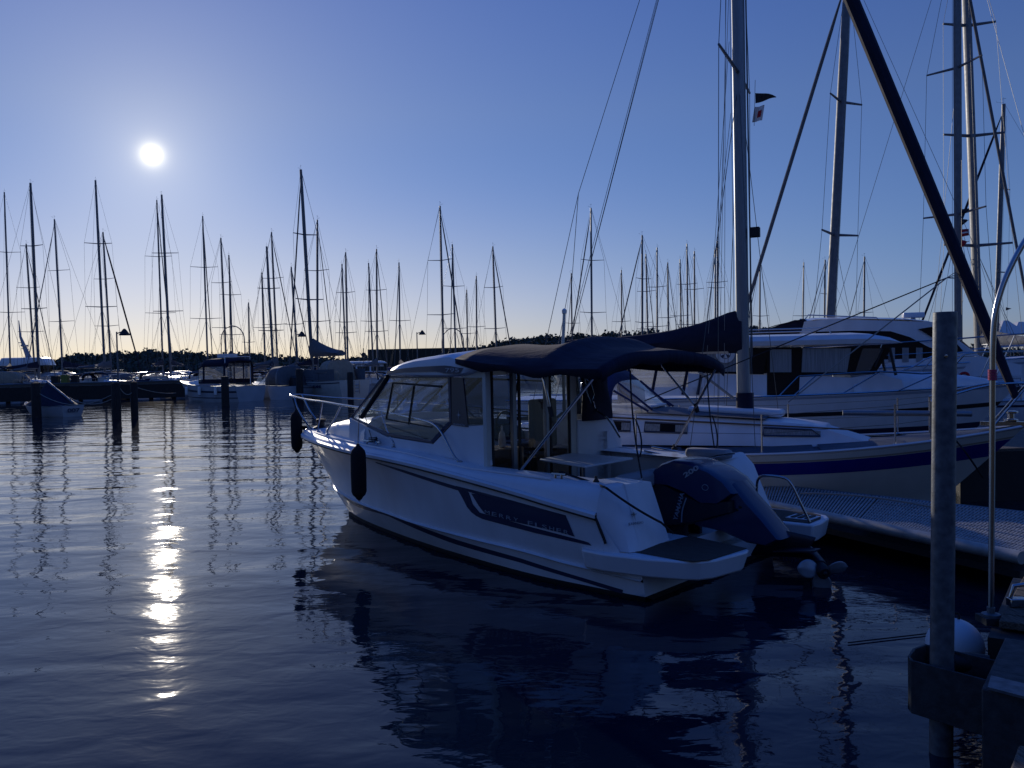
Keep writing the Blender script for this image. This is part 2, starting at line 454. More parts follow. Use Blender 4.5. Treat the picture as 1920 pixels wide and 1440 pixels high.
for sy in (1, -1):
    R_, C_, W_ = side(sy)
    rows = []
    for i in range(NS):
        r, c, wv = R_[i], C_[i], W_[i]
        col = []
        for k in range(9):                       # topsides: flared forward, round aft
            t = k/8; p = r.lerp(c, t)
            flare = -.09*sin(pi*t) * min(1, max(0, (r.x-2.2)/2.8)) * (1 if i < NS-1 else 0)
            bulge = .025*sin(pi*t) * (1 - min(1, max(0, (r.x-1)/2.0)))
            p.y += sy*(flare*min(1, abs(r.y)*3) + bulge); col.append(p)
        col.append(c + Vector((0, sy*.035*min(1, abs(c.y)*5), -.012)))       # spray rail lip
        col.append(c + Vector((0, -sy*.01, -.035)))
        for k in (1, 2, 3):
            col.append((c + Vector((0, -sy*.01, -.035))).lerp(wv + Vector((0, 0, .045)), k/3))
        rows.append(col)
    hull.loft(rows, closed=False)
    K_ = [Vector((min(p.x, 5.46), 0, interp([(a[0], a[2]) for a in KEEL], p.x))) for p in W_]
    low.loft([[wv + Vector((0, 0, .045)), wv + Vector((0, -sy*.004, 0)), wv.lerp(k, .33) + Vector((0, sy*.06, -.05)), wv.lerp(k, .7), k] for wv, k in zip(W_, K_)], closed=False)
# transom
tr = []
Rp, Cp, Wp = side(1); Rs, Cs, Ws = side(-1)
TZ = .40
def at_z(r, c, z): t = (r.z - z)/(r.z - c.z); return r.lerp(c, t)
hull.poly(at_z(Rp[0], Cp[0], TZ), Cp[0], Wp[0] + Vector((0, 0, .045)), Ws[0] + Vector((0, 0, .045)), Cs[0], at_z(Rs[0], Cs[0], TZ))
low.poly(Wp[0] + Vector((0, 0, .045)), (0, 0, -.42), Ws[0] + Vector((0, 0, .045)))
hull.build('hull', M['gel'], boat, ang=28)
low.build('antifouled_bottom', M['antifoul'], boat, ang=60)

# thin dark lines and the decal that wrap the port topsides (3 mm proud of the hull)
def hull_y(x, z, sy=1):
    r = interp([(p.x, p) for p in side_cache[sy][0]], 0) if False else None
    Rr, Cc, Ww = side_cache[sy]
    def yz(arr):
        for a, b in zip(arr, arr[1:]):
            if x <= b.x: k = (x-a.x)/max(b.x-a.x, 1e-9); p = a.lerp(b, k); return abs(p.y), p.z
        return abs(arr[-1].y), arr[-1].z
    ry, rz = yz(Rr); cy, cz = yz(Cc); wy, wz = yz(Ww)
    if z >= cz:
        t = min(max((rz - z)/max(rz-cz, 1e-6), 0), 1); y = ry + (cy-ry)*t
        y += -.09*sin(pi*t)*min(1, max(0, (x-2.2)/2.8))*min(1, ry*3) + .025*sin(pi*t)*(1-min(1, max(0, (x-1)/2.0)))
    else:
        y = cy-.01 + (wy-cy+.01)*min(max((cz-.035 - z)/(cz-.035-.045), 0), 1)
    return y
side_cache = {1: side(1), -1: side(-1)}
def skin(px, py, out=.004, sy=1):
    """point on the port topsides seen at a pixel"""
    y = 1.40
    while y > .02:
        p = L(px, py, 'y', y*sy)
        if hull_y(p.x, p.z, sy) >= y: break
        y -= .004
    p = L(px, py, 'y', y*sy); return Vector((p.x, p.y + out*sy, p.z))
def strip(top, bot, name, mat, n=26, out=.004):
    """ribbon on the hull between two polylines given in local x,z"""
    rows = []
    for i in range(n+1):
        t = i/n; row = []
        for (a, b) in ((top, bot),):
            x0 = a[0][0] + (a[-1][0]-a[0][0])*t; x1 = b[0][0] + (b[-1][0]-b[0][0])*t
            z0 = interp(a, x0); z1 = interp(b, x1)
            for k in range(4):
                x = x0+(x1-x0)*k/3; z = z0+(z1-z0)*k/3
                row.append(Vector((x, hull_y(x, z)+out, z)))
        rows.append(row)
    return MB().loft(rows, closed=False).build(name, mat, boat, ang=60)
def xz(pxs): return sorted([(p.x, p.z) for p in (skin(*q) for q in pxs)])
# boot stripe low on the side
strip(xz([(1169,1106),(1080,1079),(975,1046),(850,1010),(725,958)]) + [(4.75,.275),(5.15,.31)], xz([(1167,1113),(1080,1086),(975,1054),(850,1019),(725,966)]) + [(4.75,.235),(5.2,.285)], 'boot_stripe', M['graphic'])
# pinstripe under the rubbing strake running into the decal
strip(xz([(705,866),(760,882),(858,912),(870,916)]), xz([(705,868),(760,887),(858,919),(872,922)]), 'pinstripe', M['graphic'])
# decal: outer dark bracket, then the name panel
def patch(pxs, name, mat, out=.005, sub=5):
    """pixel polygon quads -> draped grid. pxs: list of (top px, bottom px) columns"""
    rows = []
    for (a, b) in pxs:
        rows.append([skin(a[0]+(b[0]-a[0])*k/sub, a[1]+(b[1]-a[1])*k/sub, out) for k in range(sub+1)])
    return MB().loft(rows, closed=False).build(name, mat, boat, ang=60)
def dens(cols, n=4):
    out = []
    for (a, b), (c, d) in zip(cols, cols[1:]):
        for k in range(n):
            t = k/n; out.append(((a[0]+(c[0]-a[0])*t, a[1]+(c[1]-a[1])*t), (b[0]+(d[0]-b[0])*t, b[1]+(d[1]-b[1])*t)))
    return out + [cols[-1]]
patch(dens([((855,911),(857,915)),((866,914),(868,934)),((874,916),(876,950)),((880,924),(884,960)),((887,945),(893,967)),((900,961),(905,973)),((1000,989),(1003,999)),((1095,1014),(1099,1021)),((1104,1017),(1110,1023))]), 'side_decal', M['graphic'])
patch(dens([((856,911),(857,915)),((900,922),(902,929)),((960,938),(962,945)),((1061,966),(1062,972))]), 'decal_top_edge', M['graphic'], .0052)
patch(dens([((884,925),(886,928)),((892,926),(899,949)),((905,930),(910,963)),((940,938),(945,974)),((1000,952),(1005,987)),((1060,967),(1065,1002)),((1062,968),(1078,1006))]), 'name_panel', M['graphic'], .006)
# name on the panel, letter by letter so it follows the side
NAME = 'MERRY FISHER'
for i, ch in enumerate(NAME):
    if ch == ' ': continue
    t = i/(len(NAME)-1)
    px, py = 913 + (1061-913)*t - 3, 966 + (1003-966)*t - 3
    a = skin(px, py, .008); b = skin(px + 9, py + 2.4, .008); u = skin(px, py - 10, .008)
    text_mesh('name_letter', ch, (u-a).length*1.05, a, b-a, u-a, M['silver'], boat, width=(b-a).length*(.35 if ch == 'I' else 1), depth=.0006)
# vertical end strip of the rubbing strake, and the strake itself
for sy in (1, -1):
    Rr = side_cache[sy][0]
    pts = [p + Vector((0, sy*.012, .0)) for p in Rr if p.x > .36] 
    m = MB(); rr = []
    for i, p in enumerate(pts):
        rr.append([p + Vector((0, sy*.026, -.018)), p + Vector((0, sy*.030, .012)), p + Vector((0, sy*.006, .030)), p + Vector((0, -sy*.02, .028)), p + Vector((0, -sy*.02, -.026))])
    m.loft(rr); m.build('rubbing_strake', M['gel'], boat, ang=50)
    m = MB(); m.tube([p + Vector((0, sy*.018, -.026)) for p in pts], .010, 6)
    m.build('strake_insert', M['black'], boat, ang=60)
endp = [skin(1117,966,.012), skin(1124,985,.012), skin(1134,1010,.012), skin(1137,1019,.012)]
MB().tube(endp, .012, 6).build('strake_end', M['black'], boat)

# gunwale and side decks: from the strake in to the cabin sides
def gz(x): return interp([(-.1,.93),(.3,.95),(1.0,.965),(2.0,.985),(3.0,1.06),(4.3,1.10),(5.5,1.125),(6.42,1.13)], x)
for sy in (1, -1):
    Rr = side_cache[sy][0]; rows = []
    for p in Rr:
        if p.x < .36: continue
        x, y, z = p.x, abs(p.y), p.z; g = gz(x)
        k = min(1, max(0, (6.42-x)/1.2))
        inn = (.18 if x < 2.6 else .22)*k
        row = [(x, sy*(y+.004*k), z+.03), (x, sy*(y-.012*k), z+.03+(g-z-.03)*.35), (x, sy*(y-.045*k), z+.03+(g-z-.03)*.72), (x, sy*(y-.09*k), g-.012), (x, sy*(y-.14*k), g), (x, sy*(y-inn-.06*k), g+.0)]
        inner = (.92 if sy > 0 else .86) if x < 2.6 else max(0, .92-(x-2.6)*.235)
        inner = min(inner, max(y-inn-.061*k, 0))
        row.append((x, sy*inner, g-.004))
        rows.append([Vector(q) for q in row])
    MB().loft(rows, closed=False).build('side_deck', M['gel'], boat, ang=35)
    # moulded toe step
    pts = [Vector((p.x, sy*(abs(p.y)-.085), gz(p.x)-.004)) for p in Rr if .5 < p.x < 5.9]
    MB().tube(pts, .012, 6).build('toe_moulding', M['gel'], boat)
# foredeck
rows = []
for i in range(26):
    x = 2.6 + (6.38-2.6)*i/25
    hw = max(0.0, .92-(x-2.6)*.235) if x < 5 else None
    yy = interp([(p.x, p.y) for p in side_cache[1][0]], x)
    k = min(1, max(0, (6.42-x)/1.2)); inn = yy - (.28)*k
    hw = max(min(.92-(x-2.6)*.235, inn), .01)
    rows.append([Vector((x, hw*cos(pi*j/12), gz(x)-.004 + .03*sin(pi*j/12))) for j in range(13)])
MB().loft(rows, closed=False).build('foredeck', M['gel2'], boat)
# coachroof hump ahead of the windscreen
rows = []
for i in range(25):
    x = 4.12 + (5.75-4.12)*i/24
    zt = interp([(3.3,1.40),(4.0,1.41),(4.35,1.40),(4.9,1.345),(5.3,1.28),(5.6,1.19),(5.75,1.11)], x); hw = interp([(3.3,.90),(4.1,.77),(4.8,.56),(5.3,.40),(5.6,.26),(5.75,.12)], x)
    base = gz(x)-.03; ring = []
    for j in range(17):
        a = pi*j/16; ring.append(Vector((x, hw*(abs(cos(a))**.55)*(1 if cos(a) > 0 else -1), base + (zt-base)*(sin(a)**.5))))
    rows.append(ring)
m = MB().loft(rows, closed=False); m.poly(*rows[-1]); m.poly(*rows[0]); m.build('coachroof', M['gel'], boat, ang=50)
# hatch on coachroof
MB().box((4.55,-.22,1.375),(4.95,.22,1.392)).build('deck_hatch', M['smoke'], boat, bevel=.01)
# pale roller and anchor gear at the bow
m = MB(); m.box((6.2,-.045,1.12),(6.62,-.03,1.17)); m.box((6.2,.03,1.12),(6.62,.045,1.17)); m.lathe([(.02,-.03),(.014,0),(.02,.03)], (6.58,0,1.14), (0,1,0), 10)
m.build('bow_roller', M['steel'], boat)
m = MB().lathe([(.10,0),(.10,.03),(.05,.05),(.05,.10),(.075,.12),(.075,.14),(.02,.15)], (6.05,0,1.13), (0,0,1), 14); m.build('windlass', M['black'], boat)

# --- cabin
PA, PB = Vector((2.5, .95, 0)), Vector((4.25, .72, 0))
nP = Vector((-(PB.y-PA.y), PB.x-PA.x, 0)).normalized()
def S(px, py):                                 # on the port cabin side (two planes)
    p = BF.plane(px, py, PA, nP)
    if p.x < 2.5: p = L(px, py, 'y', .95)
    return p
def mir(p, d=0): return Vector((p.x, -p.y-.0, p.z))
def sideY(x): return .95 if x < 2.5 else .95-(x-2.5)*(.23/1.75)
def inset(p, d): return Vector((p.x, p.y - (d if p.y > 0 else -d), p.z))
win = [S(716,706), S(843,707), S(846,792), S(812,831), S(725,817), S(657,783)]
def panel(poly, sy, name, mat, thick=.02, out=0.0):
    ps = [Vector((p.x, sy*(p.y+out), p.z)) for p in poly]
    return MB().prism(ps, (0, -sy*thick, 0)).build(name, mat, boat, ang=30)
for sy in (1, -1):
    panel(win, sy, 'side_window', M['glass'], .006, -.012)
    # frame round the window
    ring = win + [win[0]]
    m = MB()
    cx = sum(p.x for p in win)/6; cz = sum(p.z for p in win)/6
    for i in range(6):
        a, b = win[i], win[(i+1) % 6]
        def ins(p, w): v = Vector((cx-p.x, 0, cz-p.z)).normalized()*w; return Vector((p.x+v.x, p.y, p.z+v.z))
        wdt = .045 if i in (2, 3, 4) else .03
        q = [a, b, ins(b, wdt), ins(a, wdt)]
        m.prism([Vector((p.x, sy*p.y, p.z)) for p in q], (0, -sy*.03, 0))
    m.build('window_frame', M['graphic'], boat, ang=30)
    # sliding pane frame inside the window
    fr = [(769,722),(762,720),(764,722)]
    a = S(735,718); b = S(722,786); c = S(808,801); d = S(762,722); e = S(764,796); f_ = S(826,725)
    m = MB()
    for p, q, r in ((a, f_, .012), (a, b, .014), (b, c, .011), (S(774,724), S(764,796), .014)):
        m.tube([Vector((v.x, sy*(v.y-.02), v.z)) for v in (p, q)], r, 6)
    m.build('sliding_pane_frame', M['black'], boat)
    # navy pillar panel with star, dark door glass behind it
    panel([S(847,707), S(868,708), S(878,801), S(848,797)], sy, 'pillar_panel', M['navy'], .02, .004)
    panel([S(871,708), S(908,708), S(912,797), S(878,799)], sy, 'dark_side_glass', M['smoke'], .012, .0)
    # white lower cabin side
    lw = [S(848,796), S(912,797), S(920,872), Vector((2.0, .95, .96)), Vector((3.4, .86, .99)), Vector((4.5, .69, 1.05)), S(655,784), S(725,819), S(812,833)]
    panel(lw, sy, 'cabin_side', M['gel'], .03, .0)
    panel([S(868,684), S(908,686), S(910,708), S(866,708)], sy, 'cabin_side_upper', M['cream'], .03, 0)
# interior lining behind dark glass
star_c = S(861,778)
def star(c, r, name, mat, xd, zd, parent, n=8, out=.004):
    m = MB(); xd = Vector(xd).normalized(); zd = Vector(zd).normalized(); nn = xd.cross(zd)
    if nn.y < 0: nn = -nn
    for i in range(n):
        a = 2*pi*i/n; rr = r*(1 if i % 2 == 0 else .55) * (1.35 if i in (2, 6) else 1)
        d = xd*cos(a)+zd*sin(a); e = xd*cos(a+pi/n)+zd*sin(a+pi/n); g = xd*cos(a-pi/n)+zd*sin(a-pi/n)
        m.poly(c, c+e*r*.18, c+d*rr, c+g*r*.18)
    return m.build(name, mat, parent)
star(star_c + Vector((0, .009, 0)), .042, 'star_emblem', M['silver'], (-1,0,0), (0,0,1), boat)
a = S(851,797) + Vector((0,.008,0)); b = S(873,799) + Vector((0,.008,0))
text_mesh('maker_lettering', 'JEANNEAU', .030, a, b-a, (0,0,1), M['silver'], boat, width=(b-a).length, depth=.0005)

# roof: crowned slab with raked nose, aft end runs over the doors
def roof_ring(x):
    hw = interp([(.8,.98),(2.2,1.00),(2.6,1.0),(3.2,.93),(3.5,.87),(3.62,.80)], x)
    zt = interp([(.8,2.05),(1.8,2.15),(2.4,2.17),(3.0,2.12),(3.4,2.045),(3.55,1.985),(3.64,1.90)], x)
    ze = interp([(.8,1.97),(2.1,2.0),(2.4,2.09),(3.07,2.05),(3.43,1.985),(3.64,1.895)], x)
    zb = interp([(.8,1.96),(2.05,1.95),(2.1,1.90),(2.3,1.865),(3.64,1.88)], x)
    r = [Vector((x, hw*.97, zb)), Vector((x, hw+.01, zb+.02)), Vector((x, hw+.02, zb+(ze-zb)*.45)), Vector((x, hw-.005, ze-.02)), Vector((x, hw-.05, ze+.005))]
    for k in range(1, 8): 
        y = (hw-.05)*cos(pi*k/8); r.append(Vector((x, y, ze + (zt-ze)*(1-(y/hw)**2))))
    r += [Vector((x, -p.y, p.z)) for p in reversed(r[:5])]
    return r
xs = [1.72, 1.8, 1.9, 2.0, 2.1, 2.2, 2.4, 2.6, 2.8, 3.0, 3.2, 3.35, 3.45, 3.55, 3.62, 3.66]
MB().loft([roof_ring(x) for x in xs]).build('roof', M['gel'], boat, ang=32)
for sy in (1,):
    st = [L(707,700,'y',.9), L(716,689,'y',.95), L(840,688,'y',1.0), L(866,690,'y',1.0), L(858,704,'y',1.0), L(835,703,'y',1.0), L(826,697,'y',1.0), L(714,696,'y',.92)]
    rows = []
    def roofside(x): return interp([(.8,1.0),(2.2,1.02),(2.6,1.02),(3.2,.95),(3.5,.89),(3.62,.82)], x) + .004
    tp = [(2.19,1.955),(2.42,1.985),(2.9,1.975),(3.2,1.96),(3.5,1.935)]; bt = [(2.25,1.90),(2.42,1.90),(2.55,1.925),(3.2,1.92),(3.57,1.905)]
    for i in range(20):
        t = i/19; xa = 2.17+(3.50-2.17)*t; xb = 2.24+(3.56-2.24)*t
        rows.append([Vector((xa, roofside(xa), interp(tp, xa))), Vector((xb, roofside(xb)+.001, interp(bt, xb)))])
    MB().loft(rows, closed=False).build('roof_stripe', M['graphic'], boat)
    a = Vector((2.43, 1.028, 1.915)); text_mesh('roof_number', '795', .062, a, (-1,0,0), (0,0,1), M['silver'], boat, width=.20, depth=.0008)
# windscreen: three raked panes and pillars
for sy in (1, -1):
    m = MB(); m.tube([Vector((3.60, sy*.80, 1.88)), Vector((4.22, sy*.71, 1.39))], .028, 8); m.build('windscreen_pillar', M['black'], boat)
m = MB()
for y0, y1 in ((-.80,-.27), (-.25,.25), (.27,.80)):
    k = .89
    m.poly((3.60, y0, 1.88), (3.60, y1, 1.88), (4.24, y1*k, 1.40), (4.24, y0*k, 1.40))
m.build('windscreen', M['glass'], boat, solid=.006)
m = MB()
for y in (-.26, .26): m.tube([Vector((3.61, y, 1.88)), Vector((4.25, y*.89, 1.40))], .012, 6)
m.tube([Vector((4.25, -.71, 1.395)), Vector((4.30, 0, 1.41)), Vector((4.25, .71, 1.395))], .02, 6)
m.build('windscreen_mullion', M['black'], boat)
m = MB().tube([(4.30,.10,1.43),(4.0,.32,1.66)], .008, 6).tube([(4.12,.12,1.58),(3.86,.55,1.72)], .007, 6); m.build('wiper', M['black'], boat)
# starboard aft side: fixed window with frame
# aft bulkhead of the cabin: sliding glass doors across the boat at x = 1.9
XB = 1.90
def D(px, py, dx=0.0): return L(px, py, 'x', XB-dx)
def dpoly(pxs, name, mat, th=.03, dx=0.0, bev=0):
    return MB().prism([D(px, py, dx) for px, py in pxs], (th,0,0)).build(name, mat, boat, ang=30, bevel=bev)
def vpost(px, w, name, mat, dx=.0, z0=.40, z1=1.99):
    y = D(px, 760, dx).y
    return MB().box((XB-dx, y-w, z0), (XB-dx+.045, y, z1)).build(name, mat, boat, bevel=.004)
vpost(911, .075, 'door_post', M['cream']); vpost(962, .055, 'door_post', M['alu'], .03); vpost(1024, .05, 'door_post', M['alu'], .03); vpost(1068, .13, 'door_post', M['cream'])
for pa, pb_, mt, dx in ((921, 962, 'smoke', .0), (970, 1024, 'glass', .015), (1030, 1068, 'glass', .0)):
    ya, yb = D(pa, 760).y, D(pb_, 760).y
    MB().poly((XB-dx, ya, .45), (XB-dx, yb, .45), (XB-dx, yb, 1.97), (XB-dx, ya, 1.97)).build('door_pane', M[mt], boat)
    m = MB()
    for y_ in (ya, yb+.022): m.box((XB-dx-.012, y_-.022, .45), (XB-dx+.012, y_, 1.97))
    m.build('pane_frame', M['black'], boat)
MB().box((XB-.04,-.96,1.955),(XB+.03,.95,2.02)).build('door_head', M['cream'], boat)
MB().box((XB-.04,-.96,.36),(XB+.03,.95,.44)).build('door_sill', M['gel'], boat)
dpoly([(1084,787),(1148,783),(1166,822),(1172,900),(1172,960),(1084,960)], 'aft_bulkhead', M['gel'], .05, .02, .014)
rows = []
yc0, yc1 = D(1084, 740).y, D(1128, 740).y
for k in range(15):
    t = k/14; z = 2.0 - (2.0-D(1110,787).z)*t; w_ = (yc0-yc1)*.5*(1+.28*t); c_ = (yc0+yc1)/2 - .07*t
    rows.append([Vector((XB-.05+.045*sin(a)+.012*sin(3*a+k*.6), c_+w_*cos(a), z)) for a in [2*pi*j/20 for j in range(20)]])
MB().loft(rows).build('rolled_curtain', M['canvas'], boat)
MB().box((XB-.02,-1.0,.36),(XB+.03,-.78,1.2)).build('starboard_bulkhead', M['gel'], boat, bevel=.01)
# saloon: sole, helm, seats, galley seen through the glass
MB().box((1.93,-.86,.50),(2.9,.86,.53)).build('saloon_sole', M['cabinwood'], boat)
m = MB().loft([[Vector((x, y*k, z)) for x, z, k in ((3.0,.95,1),(3.0,1.15,1),(3.2,1.30,.97),(3.9,1.33,.84),(4.1,1.2,.78),(4.1,1.0,.76))] for y in (-.84, .80)]); m.build('dashboard', M['bluegrey'], boat, bevel=.02)
m = MB().tube([(2.98, -.45+.15*cos(a), 1.27+.15*sin(a)) for a in [2*pi*k/18 for k in range(18)]], .012, 6, closed=True); m.tube([(2.98,-.6,1.27),(2.98,-.3,1.27)], .008, 6); m.tube([(2.98,-.45,1.27),(3.1,-.45,1.22)], .015, 6)
m.build('steering_wheel', M['black'], boat)
def seat(x, y, w=.42):
    s = MB().box((x-.2,y-w/2,.98),(x+.22,y+w/2,1.08)); s.box((x-.26,y-w/2,1.02),(x-.16,y+w/2,1.58)); s.box((x-.07,y-.07,.53),(x+.07,y+.07,.98))
    s.build('helm_seat', M['seatdark'], boat, bevel=.03)
seat(2.6, -.45)
m = MB().box((2.75,.1,.53),(3.0,.82,1.0)); m.build('saloon_settee', M['cushion'], boat, bevel=.03)
m = MB().box((1.98,.35,.53),(2.35,.85,1.12)); m.build('galley_unit', M['cabinwood'], boat, bevel=.01)
m = MB().lathe([(.035,0),(.04,.06),(.03,.14),(.012,.17),(.012,.22)], (2.15,.5,1.125)); m.build('galley_bottle', M['white'], boat)

# --- cockpit
MB().box((.45,-1.25,.33),(1.9,1.12,.36)).build('cockpit_sole', M['teak'], boat)
# coaming inner faces and starboard quarter
def coaming(sy, off):
    rows = []
    for x in [.55, .8, 1.0, 1.3, 1.6, 1.92]:
        y = interp([(p.x, abs(p.y)) for p in side_cache[sy][0]], x); g = gz(x)
        zt = g - .004
        rows.append([Vector((x, sy*(y-.236), zt)), Vector((x, sy*(y-.25), zt-.02)), Vector((x, sy*(y-.26), .36))])
    MB().loft(rows, closed=False).build('coaming', M['gel'], boat, solid=.01)
coaming(1, 0); coaming(-1, 0)
# quarters: port and starboard mouldings with raked aft faces
def quarter(P, name):
    m = MB(); m.loft([P[0], P[1]]); return m.build(name, M['gel'], boat, ang=25, bevel=.025)
tl = Vector((.36, 1.22, .95)); 
A_ = [Vector(q) for q in ((.36,1.235,.40),(.36,1.27,.56),(.36,1.29,.70),(.36,1.288,.74),(.36,1.272,.81),(.36,1.238,.89),(.36,1.19,.938),(.36,1.14,.95),(.36,1.04,.952))]
c1, c2 = L(1137,921,'x',.27), L(1192,1022,'z',.42)
B_ = [Vector((.12,1.17,.405)), Vector((.16,1.165,.53)), Vector((.20,1.15,.64)), Vector((.225,1.13,.72)), Vector((.245,1.11,.80)), Vector((.26,1.09,.865)), Vector((.27,1.065,.91)), Vector((.275,1.04,.935)), Vector((.29,1.0,.948))]
q_top = [None]*3 + [Vector((.27,1.0,.940)), Vector((.27,.60,.915))]
q_bot = [None]*3 + [Vector((.07,1.08,.405)), Vector((.12,.55,.405))]
m = MB().loft([A_, [a.lerp(b, .5) + Vector((0,.012,.004)) for a, b in zip(A_, B_)], B_], closed=False)
m.poly(*(B_ + [q_top[3], q_bot[3]]))
m.poly(q_top[3], q_top[4], q_bot[4], q_bot[3])
m.poly(B_[-1], A_[-1], (.62,1.04,.952), (.62,.60,.93), q_top[4], q_top[3])
m.poly(q_top[4], (.62,.60,.93), (.62,.55,.405), q_bot[4])
m.build('port_quarter', M['gel'], boat, ang=38)
# star and lettering on the raked aft face
fa, fb, fc, fd = q_top[3], q_top[4], q_bot[4], q_bot[3]
fn = (fb-fa).cross(fd-fa).normalized()
if fn.x > 0: fn = -fn
c = BF.plane(1186, 965, fa, fn) + fn*.014
u = (fb-fa).normalized(); v_ = fn.cross(u).normalized(); v_ = v_ if v_.z > 0 else -v_
def star2(c, r, xd, zd, mat, name, out):
    m = MB()
    for i in range(8):
        a = 2*pi*i/8; rr = r*(1 if i % 2 == 0 else .5)*(1.3 if i in (2, 6) else 1)
        d = xd*cos(a)+zd*sin(a); e = xd*cos(a+pi/8)+zd*sin(a+pi/8); g = xd*cos(a-pi/8)+zd*sin(a-pi/8)
        m.poly(c, c+e*r*.2, c+d*rr, c+g*r*.2)
    return m.build(name, mat, boat)
star2(c, .055, u, v_, M['navy'], 'star_emblem', .004)
lb = BF.plane(1176, 986, fa, fn) + fn*.014; rb = BF.plane(1204, 982, fa, fn) + fn*.014
text_mesh('maker_lettering', 'JEANNEAU', .030, lb, rb-lb, v_, M['navy'], boat, width=(rb-lb).length, depth=.0005)
# starboard quarter tall moulding curving down to its platform
sp = [L(1385,850,'y',-1.28), L(1405,872,'y',-1.28), L(1418,905,'y',-1.28), L(1432,940,'y',-1.28), L(1440,958,'y',-1.28)]
prof = [(p.x, p.z) for p in sp]
outer = [Vector((x, -1.38, z)) for x, z in prof]; inner = [Vector((x+.10, -.78, z-.02)) for x, z in prof]
rows = [[o, o + Vector((0,.06,.012)), i_ + Vector((0,-.06,.01)), i_] for o, i_ in zip(outer, inner)]
m = MB().loft(rows, closed=False)
m.poly(*([Vector((.75,-.78,prof[0][1]-.03))] + inner + [Vector((.75,-.78,.40))]))
m.poly(*([Vector((.75,-1.38,prof[0][1]-.03))] + outer + [Vector((.75,-1.38,.40))]))
m.poly(outer[0], inner[0], Vector((.75,-.78,prof[0][1]-.03)), Vector((.75,-1.38,prof[0][1]-.03)))
m.build('starboard_quarter', M['gel'], boat, ang=40)
MB().lathe([(.07,0),(.07,.008),(.06,.012)], outer[1].lerp(inner[1], .5) + Vector((-.02,0,-.1)), (-1,0,.6), 16).build('shower_hatch', M['gel2'], boat)
# motor-well bulkhead and splash board between the quarters
m = MB().prism([(.62,-.80,.36),(.62,.62,.36),(.62,.62,.80),(.62,-.80,.80)], (.10,0,0)); m.build('motor_well_bulkhead', M['gel'], boat, bevel=.02)
m = MB().box((.0,-.80,.20),(.62,.42,.30)); m.build('motor_well', M['gel'], boat, bevel=.02)
MB().box((.58,-.62,.78),(.74,.5,.93)).build('aft_bench_backrest', M['cushion'], boat, bevel=.04)
MB().box((.74,-1.05,.36),(1.14,.90,.60)).build('bench_base', M['gel'], boat, bevel=.02)
MB().box((.74,-1.03,.602),(1.16,.88,.70)).build('cockpit_bench', M['cushion'], boat, bevel=.03)
MB().box((1.16,-1.08,.50),(1.86,-.72,.60)).build('side_bench', M['cushion'], boat, bevel=.03)
m = MB().box((.3,-1.02,.96),(.80,-.86,1.06)); m.build('starboard_bolster', M['cushion'], boat, bevel=.04)
m = MB().tube([L(1325,872,'y',-.85), L(1333,858,'y',-.85), L(1345,855,'y',-.85), L(1378,850,'y',-.9)], .011, 6); m.build('bolster_rail', M['steel'], boat)
MB().tube([L(1208,845,'y',-1.0), L(1300,866,'y',-1.0)], .011, 6).build('coaming_rail', M['steel'], boat)
MB().tube([L(1222,838,'y',-1.28), L(1330,858,'y',-1.28)], .012, 6).build('coaming_rail', M['steel'], boat)
# bathing platforms
def platform(outline, z0, z1, name):
    top = [Vector((x, y, z1)) for x, y in outline]
    cx = sum(p.x for p in top)/len(top); cy = sum(p.y for p in top)/len(top)
    bot = [Vector((cx+(p.x-cx)*.96+.02, cy+(p.y-cy)*.90, z0)) for p in top]
    return MB().loft([top, bot]).build(name, M['gel'], boat, ang=25, bevel=.018)
PT = [(.42,.24),(.09,.27),(-.60,.46),(-.62,.55),(-.56,.95),(-.50,1.08),(-.40,1.15),(-.1,1.26),(.30,1.32),(.52,1.30),(.60,1.2),(.60,.3)]
platform(PT, .235, .40, 'port_platform')
PS = [(.45,-.72),(-.03,-.80),(-.60,-.84),(-.61,-1.0),(-.57,-1.30),(-.50,-1.42),(-.38,-1.48),(.1,-1.50),(.4,-1.45),(.45,-1.3)]
platform(PS, .22, .40, 'starboard_platform')
def pad(outline, z, name): return MB().prism([(x, y, z) for x, y in outline], (0,0,.006)).build(name, M['teak'], boat)
t_in = [L(*q, 'z', .402) for q in [(1183,1034),(1293,1006),(1400,1029),(1330,1051),(1300,1054),(1275,1051)]]
pad([(p.x, p.y) for p in t_in], .4025, 'platform_teak')
pad([(.0,-.88),(-.54,-.90),(-.53,-1.18),(-.46,-1.36),(-.34,-1.42),(.08,-1.42)], .4025, 'platform_teak')
m = MB()
m.prism([(-.25,-1.0,.41),(-.50,-1.0,.41),(-.50,-1.25,.41),(-.25,-1.25,.41)], (0,0,.006)); m.build('ladder_hatch', M['gel2'], boat)
m = MB()
for k in range(3): m.box((-.47+k*.07,-1.22,.417),(-.43+k*.07,-1.03,.425))
m.build('ladder_tread', M['black'], boat)
# grab rail on starboard platform
m = MB().tube(smooth([Vector((-.02,-.84,.40)), Vector((-.03,-.84,.70)), Vector((-.05,-.84,.80)), Vector((-.12,-.84,.835)), Vector((-.28,-.86,.83)), Vector((-.36,-.88,.78)), Vector((-.44,-.91,.60)), Vector((-.52,-.95,.40))], 5), .0135, 10)
m.build('platform_handrail', M['steel'], boat)
MB().lathe([(.028,0),(.028,.006),(.012,.03),(.012,.05)], (.5,1.10,.955)).build('deck_cleat', M['black'], boat)

